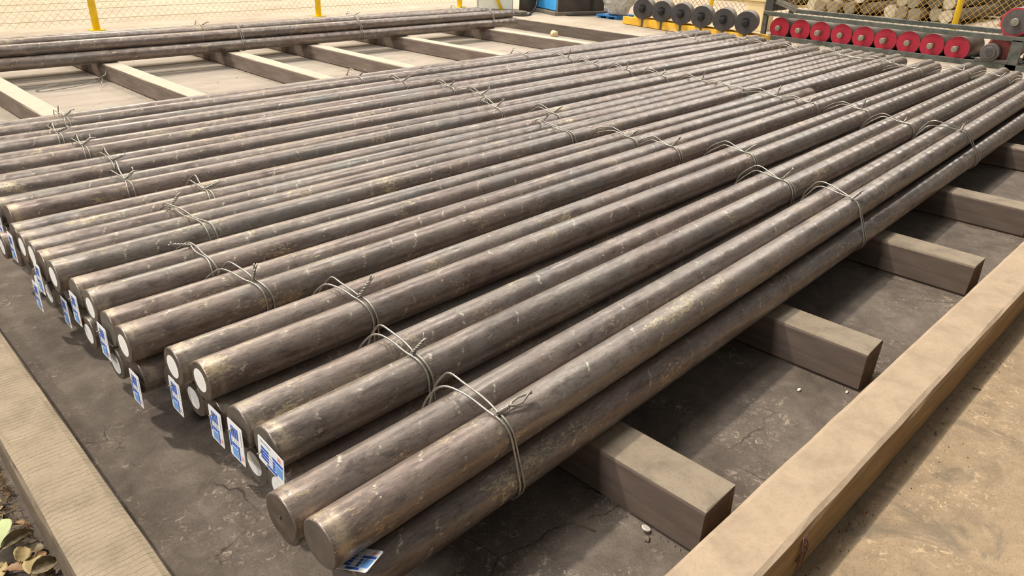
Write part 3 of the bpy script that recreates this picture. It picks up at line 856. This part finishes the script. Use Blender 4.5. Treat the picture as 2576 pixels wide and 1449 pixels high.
for i, (x, y, a, lab) in enumerate(((2.10, .345, .4, 'dark leaf fragment nearest the middle of the right curb foot'), (1.90, .350, 1.2, 'pale straw fragment at the right curb foot'),
                                    (2.45, .335, 2.0, 'dark bark crumb at the far right curb foot'), (1.62, .352, .1, 'small curled bark bit beside the right curb'))):
    m = MB(); m.sweep([(-.010, 0, .002), (0, .003, .006), (.011, -.002, .002)], .0022, 5)
    o = m.build('bark_crumb', [MAT['twig'], MAT['leaf'], MAT['twig'], MAT['leafbrown']][i]); o.location = (x, y, 0); o.rotation_euler = (0, 0, a); tag(o, lab, 'debris')

# dead leaves in the gap left of the left curb
def leaf(loc, L, W, curl, rz, tilt, mat, label, roll=0.0):
    nu, nv = 12, 7
    vs = []
    for i in range(nu + 1):
        t = i / nu
        w = W * math.sin(PI * min(1, t ** .8)) ** .75 * (1 - .25 * t) + .0004
        for j in range(nv):
            s = (j / (nv - 1)) * 2 - 1
            x = L * (t - .5)
            a = s * curl
            y = w * (math.sin(a) / max(curl, .01)) if curl > .05 else w * s
            z = w * (1 - math.cos(a)) / max(curl, .05) * .9 + .012 * roll * math.sin(PI * t) * 2 + .0012 * math.sin(t * 25 + s * 3)
            vs.append((x, y, z))
    fs = [(i * nv + j, i * nv + j + 1, (i + 1) * nv + j + 1, (i + 1) * nv + j) for i in range(nu) for j in range(nv - 1)]
    root = empty('dead_leaf', loc)
    root.rotation_euler = (tilt[0], tilt[1], rz)
    o = mesh_obj('blade', vs, fs, mat, root, smooth=True)
    so_ = o.modifiers.new('t', 'SOLIDIFY'); so_.thickness = .0007
    m = MB(); m.sweep([(-L * .62, 0, .001), (-L * .5, 0, .0006), (-L * .2, 0, .0012 + .006 * roll), (L * .2, 0, .0015 + .012 * roll), (L * .48, 0, .001)], .0007, 5)
    m.build('midrib', MAT['twig'] if mat is not MAT['leafgreen'] else MAT['leaf'], root)
    tag(root, label, 'leaf', 'dead leaves by the left curb')
leaves = [
 ((.066, 1.632, .045), .085, .036, .3, -2.0, (.25, .3), 'leafgreen', 'pale green leaf at the left picture edge, bottom corner', .3),
 ((.092, 1.610, .032), .075, .030, 1.9, .35, (.5, .1), 'leafgrey', 'large curled olive-grey leaf against the left curb foot', .4),
 ((.088, 1.560, .030), .050, .020, .6, 1.2, (.5, .0), 'leaf', 'small tan oval leaf below the curled olive leaf', .3),
 ((.100, 1.520, .018), .080, .024, .4, 1.5, (.1, .1), 'leaf', 'long tan leaf at the bottom edge beside the curb', .4),
 ((.116, 1.500, .022), .060, .026, 1.3, .3, (.6, .2), 'leafgrey', 'rolled grey-brown leaf touching the curb at the bottom edge', .3),
 ((.118, 1.545, .016), .032, .014, .8, .9, (.4, .2), 'leafbrown', 'small orange-brown leaf tucked under the curb', .2),
 ((.104, 1.672, .022), .040, .016, .9, 2.2, (.5, .3), 'leafbrown', 'reddish brown crumpled leaf above the curled olive leaf', .2),
 ((.060, 1.690, .022), .060, .010, .7, .9, (.2, .1), 'leaf', 'narrow straw-coloured leaf strip left of the litter', .1),
 ((.080, 1.740, .020), .045, .014, .5, .4, (.2, .3), 'leafgrey', 'grey leaf flake on the gap beside the slab edge', .1),
 ((.082, 1.800, .016), .045, .018, .4, .2, (.1, .2), 'leaf', 'flat yellow-green leaf higher up along the curb foot', .1),
 ((.086, 1.762, .020), .030, .011, .5, .5, (.1, .1), 'leaf', 'tiny pointed tan leaf beside the curb foot', .1),
 ((.064, 1.540, .016), .055, .018, .8, 2.3, (.2, .2), 'leafbrown', 'brown shrivelled leaf at the bottom left corner', .2),
 ((.040, 1.560, .012), .070, .022, .5, 1.0, (.1, .1), 'leaf', 'tan leaf scrap at the lowest left corner', .1),
 ((.110, 1.580, .012), .050, .018, .5, 2.6, (.1, .1), 'leafgrey', 'dull flat leaf under the pile next to the curb', .1)]
for a in leaves: leaf(a[0], a[1], a[2], a[3], a[4], a[5], MAT[a[6]], a[7], a[8])
m = MB(); rr = random.Random(31)
for k in range(900):
    y = rr.uniform(1.45, 2.6); x = .128 - abs(rr.gauss(0, .035 if y < 1.8 else .012)); s = rr.uniform(.001, .006)
    a = rr.uniform(0, PI); c_, s_ = math.cos(a) * s * 2.2, math.sin(a) * s * 2.2
    zz = rr.uniform(0, .012)
    m.add([(x - c_, y - s_, zz), (x + c_, y + s_, zz + .001), (x - s_ * .3, y + c_ * .3, zz + s * .8)], [(0, 1, 2)], rr.choice((0, 1, 2)))
o = m.build('leaf_litter', [MAT['leafbrown'], MAT['leaf'], MAT['twig']]); tag(o, 'broken leaf and bark litter in the gap by the left curb', 'litter', kind='stuff')

# ------------------------------------------------------------------ rollers on the yellow pallet
def roller(name, loc, r, L, direction, face, side, label, group, axle_r=.034, axle_l=.07, dark=False):
    root = empty(name, loc, math.atan2(direction[1], direction[0]))
    m = MB(); m.cyl((0, 0, 0), (L, 0, 0), r, 40, bev=.006)
    m.build('drum', side, root)
    vs = [(0, r * .97 * math.cos(2 * PI * i / 40), r * .97 * math.sin(2 * PI * i / 40)) for i in range(40)]
    m = MB(); m.cyl((-.004, 0, 0), (.001, 0, 0), r * .985, 40)
    f = m.build('end_plate', face, root)
    m = MB()
    if dark:
        # bearing recess with curved lip, black hub
        for k in range(14):
            a = math.radians(40 + 100 * k / 13); b = math.radians(40 + 100 * (k + 1) / 13)
            vsx = []
            for ang in (a, b):
                for rr_ in (.046, .054):
                    for xx in (-.004, -.014): vsx.append((xx, rr_ * math.cos(ang), rr_ * math.sin(ang)))
            m.add(vsx, [(0, 1, 3, 2), (4, 6, 7, 5), (0, 4, 5, 1), (2, 3, 7, 6), (1, 5, 7, 3)])
        m.build('bearing_lip', MAT['axledark'], root)
        m = MB(); m.cyl((-.05, 0, -.004), (0, 0, -.004), .040, 24, bev=.004); m.cyl((-.075, 0, -.004), (-.05, 0, -.004), .026, 20, bev=.003)
        m.build('hub', MAT['axledark'], root)
    else:
        m.cyl((-axle_l, 0, 0), (0, 0, 0), axle_r, 24, bev=.004); m.cyl((-axle_l - .003, 0, 0), (-axle_l, 0, 0), axle_r * .35, 12)
        m.build('axle', MAT['axle'], root)
    m = MB(); m.cyl((L, 0, 0), (L + .06, 0, 0), .03, 16)
    m.build('rear_axle', MAT['axledark'], root)
    tag(root, label, 'roller', group)
    return root
pd = Vector((8.21 - 8.51, 4.37 - 6.48, 0)).normalized()
pn = Vector((-pd.y, pd.x, 0))                      # away from the camera
if pn.x < 0: pn = -pn
dk = [(8.458, 6.115, .339), (8.411, 5.782, .342), (8.365, 5.459, .346), (8.319, 5.134, .347), (8.271, 4.802, .351), (8.226, 4.482, .351)]
for i, p in enumerate(dk):
    roller('steel_roller', (p[0] - .02, p[1], .362), .128, .24, (.93, .36, 0), MAT['darkroll'], MAT['rollside'],
           'dark grey steel roller on the yellow skid, %s from the left' % ords[i], 'dark rollers on the yellow skid', dark=True)
A = Vector((8.51, 6.48, ZP)); B = Vector((8.20, 4.31, ZP))
root = empty('roller_skid', A, 0)
ang = math.atan2(pd.y, pd.x)
Lp = (B - A).length
def local_box(mb, l0, l1, n0, n1, z0, z1, mi=0):
    vs = []
    for l in (l0, l1):
        for n_ in (n0, n1):
            for z in (z0, z1):
                q = pd * l + pn * n_; vs.append((q.x, q.y, z))
    mb.add(vs, [(0, 1, 3, 2), (4, 6, 7, 5), (0, 4, 5, 1), (2, 3, 7, 6), (0, 2, 6, 4), (1, 5, 7, 3)], mi)
m = MB(); local_box(m, 0, Lp, 0, .05, 0.005, .100); m.build('front_rail', MAT['yellowbeam'], root, .004)
m = MB(); local_box(m, 0, Lp, .20, .25, 0.005, .100); m.build('back_rail', MAT['yellowbeam'], root, .004)
for k in range(3):
    m = MB(); l = .1 + k * (Lp - .3) / 2; local_box(m, l, l + .08, .05, .20, .005, .07); m.build('cross_rail', MAT['yellowbeam'], root, .004)
for i, p in enumerate(dk):
    q = Vector((p[0], p[1], 0)) - Vector((A.x, A.y, 0)); l = q.dot(pd)
    m = MB(); local_box(m, l - .018, l + .018, -.004, .0, .012, .099); m.build('bearing_foot', MAT['castgrey'], root)
tag(root, 'low worn yellow steel skid carrying six dark rollers', 'skid')

# ------------------------------------------------------------------ rack with red rollers
RX = 8.86
root = empty('roller_rack', (RX, 4.55, ZP))
def rbox(name, x0, x1, y0, y1, z0, z1, mat=None, bev=.003, par=None):
    m = MB(); m.box(x0 - RX, x1 - RX, y0 - 4.55, y1 - 4.55, z0 - ZP, z1 - ZP)
    return m.build(name, mat or MAT['rack'], par or root, bev)
rbox('top_rail', RX - .045, RX + .005, 1.30, 4.60, .405, .452)
rbox('top_rail', RX + .60, RX + .65, 1.30, 4.60, .405, .452)
rbox('bottom_rail', RX - .045, RX - .005, 1.60, 4.60, ZP, .190)
rbox('bottom_rail', RX + .60, RX + .64, 1.60, 4.60, ZP, .190)
rbox('cradle_plate', RX, RX + .60, 2.26, 4.54, ZP, .150)
rbox('leg', RX - .045, RX + .0, 4.545, 4.60, ZP, .42)
rbox('leg', RX + .60, RX + .645, 4.545, 4.60, ZP, .42)
rbox('leg', RX - .045, RX + .005, 1.83, 1.93, ZP, .42)
rbox('leg', RX + .60, RX + .65, 1.83, 1.93, ZP, .42)
rbox('cross_bar', RX, RX + .60, 4.555, 4.59, ZP + .02, .18)
rbox('cross_bar', RX, RX + .60, 1.86, 1.90, ZP + .02, .18)
tag(root, 'long low dark green steel rack holding the red rollers', 'rack')
red = [(4.395, .262), (4.130, .264), (3.885, .270), (3.635, .278), (3.385, .279), (3.142, .277), (2.900, .282), (2.660, .277), (2.415, .280)]
for i, (y, z) in enumerate(red):
    nm = (ords + ['seventh', 'eighth', 'ninth'])[i]
    roller('red_end_roller', (RX + .02, y, .275), .122, .5, (1, 0, 0), MAT['rollred'], MAT['rollside'],
           'roller with red painted end in the low rack, %s from the left' % nm, 'red ended rollers in the rack', .030, .06 + .02 * (i % 3))
roller('red_end_roller', (RX + .02, 1.960, .580), .135, .5, (1, 0, 0), MAT['rollred'], MAT['rollside'], 'larger red rimmed roller standing on the rack at the right edge', None, .036, .06)
m = MB(); m.cyl((RX + .013, 1.960, .580), (RX + .017, 1.960, .580), .118, 36)
# grey centre of the larger roller
o = m.build('face_disc', MAT['castgrey']); o.parent = bpy.data.objects['red_end_roller.009']; o.matrix_parent_inverse = Matrix.Translation((-(RX + .02), -1.960, -.580))
o['label'] = 'grey centre disc'
# bearing block with drum behind it
root = empty('bearing_block', (RX - .02, 2.06, .186))
def bpart(name, mb, mat, bev=0): return mb.build(name, mat, root, bev)
m = MB(); m.box(-.03, .05, -.15, .15, 0, .035); bpart('foot', m, MAT['castgrey'], .006)
m = MB(); m.cyl((-.045, .03, .095), (.05, .03, .095), .088, 32, bev=.008); bpart('housing', m, MAT['castgrey'])
m = MB(); m.cyl((-.060, .03, .095), (-.045, .03, .095), .060, 28, bev=.005); bpart('cap_ring', m, MAT['castgrey'])
m = MB(); m.cyl((-.064, .03, .095), (-.058, .03, .095), .034, 24); bpart('shaft_cap', m, MAT['darkroll'])
m = MB(); m.cyl((.06, -.045, .142), (.42, -.045, .142), .142, 36, bev=.02); p_ = bpart('red_drum', m, MAT['motorred']); p_['label'] = 'dull dark red drum'
tag(root, 'grey bearing block with dull red drum in the right bay of the rack', 'bearing')
# sheaf of angle bars leaning on the rack's left end
root = empty('angle_bar_bundle', (8.86, 4.40, .452))
rr = random.Random(3)
for k in range(7):
    m = MB(); y0 = -.20 + k * .004; z0 = .012 + .012 * (k % 3); x0 = -.02 + .022 * k
    a = Vector((x0, -.20 + .012 * k, z0 + .004)); b = Vector((x0 + .10, .42, .17 + .012 * (k % 2)))
    d = (b - a).normalized(); s_ = Vector((0, 0, 1)).cross(d).normalized() * .012
    m.add([a - s_, a + s_, b + s_, b - s_, a - s_ + Vector((0, 0, .006)), a + s_ + Vector((0, 0, .006)), b + s_ + Vector((0, 0, .006)), b - s_ + Vector((0, 0, .006))],
          [(0, 3, 2, 1), (4, 5, 6, 7), (0, 1, 5, 4), (2, 3, 7, 6), (1, 2, 6, 5), (0, 4, 7, 3)])
    m.add([a - s_, a - s_ + Vector((0, 0, .03)), b - s_ + Vector((0, 0, .03)), b - s_, a - s_ * 1.3, a - s_ * 1.3 + Vector((0, 0, .03)), b - s_ * 1.3 + Vector((0, 0, .03)), b - s_ * 1.3],
          [(0, 1, 2, 3), (7, 6, 5, 4), (0, 4, 5, 1), (1, 5, 6, 2), (2, 6, 7, 3), (0, 3, 7, 4)])
    m.build('angle_bar', MAT['axle'] if k % 2 else MAT['rollside'], root)
tag(root, 'sheaf of grey angle bars lying across the left end of the rack', 'angle bars')
m = MB(); m.box(8.87, 9.25, 4.52, 4.62, .455, .60); o = m.build('packing_block', MAT['darkroll'], bevel=.004)
tag(o, 'dark steel packing block under the angle bars at the rack corner', 'block')
m = MB(); m.box(9.45, 9.75, 4.93, 5.20, ZP, .50); m.box(9.43, 9.77, 4.91, 5.22, .50, .56); o = m.build('cream_crate', MAT['cream'], bevel=.008)
tag(o, 'cream coloured crate behind the last dark roller', 'crate')

# ------------------------------------------------------------------ cabinet, machines, wrapped load
root = empty('control_cabinet', (8.17, 8.70, ZP))
fl = Vector((7.958, 8.824, 0)); fr = Vector((8.372, 8.470, 0)); fd = (fr - fl).normalized(); fn = Vector((-fd.y, fd.x, 0))
def obox(mb, o0, l0, l1, n0, n1, z0, z1, d_, n_, org):
    vs = []
    for l in (l0, l1):
        for nn in (n0, n1):
            for z in (z0, z1):
                q = o0 + d_ * l + n_ * nn - org; vs.append((q.x, q.y, z - org.z))
    mb.add(vs, [(0, 1, 3, 2), (4, 6, 7, 5), (0, 4, 5, 1), (2, 3, 7, 6), (0, 2, 6, 4), (1, 5, 7, 3)])
org = Vector((8.17, 8.70, ZP)); Wc = (fr - fl).length
if fn.dot(Vector((1, 1, 0))) < 0: fn = -fn
m = MB(); obox(m, fl, 0, Wc, 0, .30, ZP, ZP + 1.1, fd, fn, org); m.build('cabinet_body', MAT['cabside'], root, .006)
m = MB(); obox(m, fl, .025, Wc - .01, -.012, 0, ZP + .02, ZP + 1.08, fd, fn, org); m.build('door', MAT['cabinet'], root, .004)
tag(root, 'pale grey-green cabinet standing behind the far bar ends', 'cabinet')
o = empty('yellow_strut', (8.0, 8.60, ZP))
m = MB(); m.cyl((.22, -.05, 0), (-.02, .13, .62), .022, 12); m.build('tube', MAT['yellow'], o)
tag(o, 'slanted yellow strut leaning in front of the pale cabinet', 'strut')

root = empty('steel_bin', (8.56, 8.34, ZP))
m = MB(); m.cyl((0, 0, 0), (0, 0, .55), .13, 28, bev=.01); m.build('drum_body', MAT['machine'], root)
m = MB(); m.cyl((0, 0, .20), (0, 0, .23), .135, 28); m.build('hoop', MAT['castgrey'], root)
tag(root, 'dark steel drum between the pale cabinet and blue machine', 'drum')
m = MB()
m.sweep([(8.66, 8.24, .60), (8.56, 8.12, .40), (8.46, 8.06, .24), (8.36, 8.02, .17), (8.22, 7.95, .155), (8.12, 7.86, .150), (8.02, 7.86, .148), (7.94, 7.94, .148)], .016, 8)
o = m.build('cable', MAT['black']); tag(o, 'thick black cable hanging to the floor left of the blue machine', 'cable')
root = empty('foot_pedal', (7.98, 7.93, ZP))
m = MB(); m.cyl((0, 0, 0), (0, 0, .025), .13, 20, bev=.006); m.build('base', MAT['machine'], root)
m = MB(); m.box(-.07, .07, -.09, .05, .025, .065); m.build('pedal', MAT['plinth'], root, .012)
tag(root, 'round dark foot pedal on the platform by the black cable', 'pedal')

bl = Vector((8.722, 8.346, 0)); br_ = Vector((8.50, 7.66, 0)); bd = (br_ - bl).normalized(); bn = Vector((-bd.y, bd.x, 0))
if bn.x < 0: bn = -bn
org = Vector((8.6, 8.0, ZP)); Wb = (br_ - bl).length
root = empty('blue_machine', org)
m = MB(); obox(m, bl, -.05, Wb + .05, -.08, 1.05, ZP, ZP + .05, bd, bn, org); m.build('plinth', MAT['plinth'], root, .006)
m = MB(); obox(m, bl, 0, Wb, 0, .80, ZP + .05, ZP + 1.0, bd, bn, org); m.build('machine_body', MAT['machine'], root, .006)
m = MB(); obox(m, bl, .0, Wb - .035, -.015, 0, ZP + .06, ZP + 1.0, bd, bn, org); p_ = m.build('blue_panel', MAT['bluebox'], root, .004); p_['label'] = 'sky blue front panel'
m = MB(); obox(m, bl, Wb - .03, Wb, -.012, 0, ZP + .05, ZP + 1.0, bd, bn, org); m.build('corner_post', MAT['plinth'], root)
m = MB(); obox(m, bl, Wb, Wb + .01, .55, .60, ZP + .05, ZP + 1.0, bd, bn, org); m.build('side_rib', MAT['black'], root)
m = MB(); obox(m, bl, Wb - .3, Wb + .12, .1, 1.0, ZP, ZP + .012, bd, bn, org); m.build('dark_sheet', MAT['black'], root)  # thin black sheet on the platform beside the machine
tag(root, 'machine with sky blue front panel and dark side at the top edge', 'machine')

# plastic wrapped load on a blue pallet
root = empty('blue_pallet', (8.92, 6.95, ZP))
m = MB(); m.box(-.12, .30, -.14, .24, .03, .05); m.build('deck', MAT['bluepal'], root, .004)
for y in (-.12, .03, .18):
    m = MB(); m.box(-.11, .29, y - .02, y + .03, 0, .03); m.build('runner', MAT['bluepal'], root, .004)
tag(root, 'small blue plastic pallet under the wrapped load', 'pallet')
rr = random.Random(12)
from mathutils import noise as mn
bm = bmesh.new()
prof = [(0.0, .10), (.02, .13), (.10, .17), (.20, .225), (.32, .26), (.45, .27), (.60, .25), (.72, .18), (.78, .06)]
rings = []
for k in range(49):
    z = .78 * k / 48
    for (z0_, r0_), (z1_, r1_) in zip(prof, prof[1:]):
        if z0_ <= z <= z1_ + 1e-6: r_ = r0_ + (r1_ - r0_) * (z - z0_) / (z1_ - z0_)
    ring = []
    for i in range(56):
        a = 2 * PI * i / 56
        p = Vector((math.cos(a), math.sin(a), z * 5))
        sq = 1 + .10 * abs(math.cos(2 * a))
        kk = sq * (1 + .14 * mn.noise(p * 1.3) + .10 * abs(mn.noise(p * 3.1)) + .04 * mn.noise(p * 8))
        ring.append(bm.verts.new((math.cos(a) * r_ * kk, math.sin(a) * r_ * kk, z)))
    rings.append(ring)
for a_, b_ in zip(rings, rings[1:]):
    for i in range(56): bm.faces.new((a_[i], a_[(i + 1) % 56], b_[(i + 1) % 56], b_[i]))
bm.faces.new(rings[-1]); bm.faces.new(rings[0][::-1])
me = bpy.data.meshes.new('wrapped_load'); bm.to_mesh(me); bm.free(); me.materials.append(MAT['plastic'])
o = link(bpy.data.objects.new('wrapped_load', me)); o.location = (8.98, 6.93, ZP + .052)
tag(o, 'bulky load wrapped in crinkled clear plastic on the blue pallet', 'wrapped load')

# ------------------------------------------------------------------ fences
def fence_panel(name, p0, p1, z0, h, cell, parent, wr=.0028, org=None):
    """woven diamond mesh, wires as slim three-sided prisms"""
    p0 = Vector(p0); p1 = Vector(p1); d = (p1 - p0); L = d.length; d.normalize(); nrm = Vector((-d.y, d.x, 0))
    m = MB()
    def P(l, z, s): return p0 + d * l + nrm * s + Vector((0, 0, z)) - org
    k0 = -int(h / cell) - 1
    for s, off in ((1, .002), (-1, -.002)):
        l = -h - cell
        while l < L + h + cell:
            # line from (l, 0) rising to (l + h*s, h) clipped to [0, L]
            a, b = (l, 0.0), (l + s * h, h)
            pts = []
            t0, t1 = 0.0, 1.0
            da = b[0] - a[0]
            for lo_, hi_ in ((0, L),):
                ta, tb = (lo_ - a[0]) / da, (hi_ - a[0]) / da
                if ta > tb: ta, tb = tb, ta
                t0, t1 = max(t0, ta), min(t1, tb)
            if t1 - t0 > .02:
                q0 = P(a[0] + da * t0, z0 + h * t0, off); q1 = P(a[0] + da * t1, z0 + h * t1, off)
                m.sweep([q0, q1], wr, 4)
            l += cell
    return m.build(name, MAT['mesh'], parent)
FX = 10.50
org = Vector((FX, 3.0, ZP))
root = empty('mesh_fence', org)
pan = fence_panel('mesh_panel', (FX, 1.0, 0), (FX, 9.0, 0), .235, 1.1, .077, root, .0036, org); pan['kind'] = 'stuff'
for y in (2.955, 6.35, 8.95):
    m = MB(); m.cyl((0, y - 3.0, 0), (0, y - 3.0, 1.4), .034 if y < 3 else .03, 16); m.build('post', MAT['yellow'], root)
    m = MB(); m.box(-.07, .07, y - 3.07, y - 2.93, 0, .008); m.build('foot_plate', MAT['yellow'], root)
tag(root, 'yellow diamond mesh fence with round yellow posts behind the rollers', 'fence')
org = Vector((4, 9.25, ZP))
root = empty('mesh_fence', org)
pan = fence_panel('mesh_panel', (.2, 9.25, 0), (7.95, 9.25, 0), .20, 1.1, .077, root, .0018, org); pan['kind'] = 'stuff'
pan.data.materials[0] = plain('pale_yellow_mesh', (.86, .68, .26), .5, 0, .1)
for x in (-.05, 2.72, 5.49, 7.98):
    m = MB(); m.cyl((x - 4, 0, 0), (x - 4, 0, 1.4), .038, 16); m.build('post', MAT['yellow'], root)
    m = MB(); m.box(x - 4.07, x - 3.93, -.07, .07, 0, .008); m.build('foot_plate', MAT['yellow'], root)
tag(root, 'pale yellow mesh fence with yellow posts along the far back side', 'fence')

# ------------------------------------------------------------------ stock piles beyond the right fence
rr = random.Random(21)
pile = []
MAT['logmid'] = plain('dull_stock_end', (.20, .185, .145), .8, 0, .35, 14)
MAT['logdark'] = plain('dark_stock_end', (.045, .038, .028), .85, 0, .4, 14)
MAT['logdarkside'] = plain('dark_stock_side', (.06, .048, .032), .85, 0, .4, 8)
def stock(x, y, z, r, L, em, sm):
    root = empty('stock_bar', (x, y, z))
    m = MB(); m.cyl((0, 0, 0), (L, rr.uniform(-.05, .05), 0), r, 14, cap=(False, True)); m.build('shaft', sm, root)
    m = MB(); m.cyl((-.004, 0, 0), (.01, 0, 0), r * 1.0, 14); m.build('end_face', em, root)
    return root
piles = [('left', 12.5, 5.75, 4.75, 2), ('middle', 12.5, 4.50, 3.60, 3), ('right', 13.3, 3.1, 1.2, 3), ('far left', 13.3, 8.9, 6.3, 3)]
ord15 = ords + ['seventh', 'eighth', 'ninth', 'tenth', 'eleventh', 'twelfth', 'thirteenth', 'fourteenth', 'fifteenth', 'sixteenth', 'seventeenth', 'eighteenth', 'nineteenth', 'twentieth', 'twenty-first', 'twenty-second', 'twenty-third']
for nm, x, ya, yb, rows in piles:
    for row in range(rows):
        y = ya - .10 * (row % 2) - .05 * row
        c = 0
        while y > yb + .06 * row:
            r = rr.uniform(.082, .098)
            if rr.random() > {'right': .12, 'far left': .12}.get(nm, .16) or row == 0:
                far_ = nm in ('right', 'far left')
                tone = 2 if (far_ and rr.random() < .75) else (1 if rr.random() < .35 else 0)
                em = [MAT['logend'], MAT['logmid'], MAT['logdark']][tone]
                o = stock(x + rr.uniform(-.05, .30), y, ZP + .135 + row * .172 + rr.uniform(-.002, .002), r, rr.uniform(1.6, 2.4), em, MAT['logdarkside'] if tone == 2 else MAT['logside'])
                rn = ['bottom', 'second', 'third', 'fourth', 'fifth', 'sixth'][row]
                tag(o, '%s stock bar, %s from left in %s row of %s pile behind the mesh' % (['pale', 'dull', 'dark'][tone], ord15[c], rn, nm), 'stock bar', 'stock bars behind the right fence')
                c += 1
            y -= .204
    m = MB(); m.box(x + .15, x + .25, yb - .1, ya + .1, ZP, ZP + .036); m.box(x + 1.4, x + 1.5, yb - .1, ya + .1, ZP, ZP + .036)
    o = m.build('timber_packing', MAT['leaf']); tag(o, 'timber packing under the %s stock pile' % nm, 'packing')
m = MB(); m.box(15.3, 15.4, -3, 12, ZP, ZP + 3.0)  # dark board added for the shade between and behind stock bars
o = m.build('shade_board', MAT['shadeboard']); structure(o, 'dark board standing in for the shade behind the stock piles')
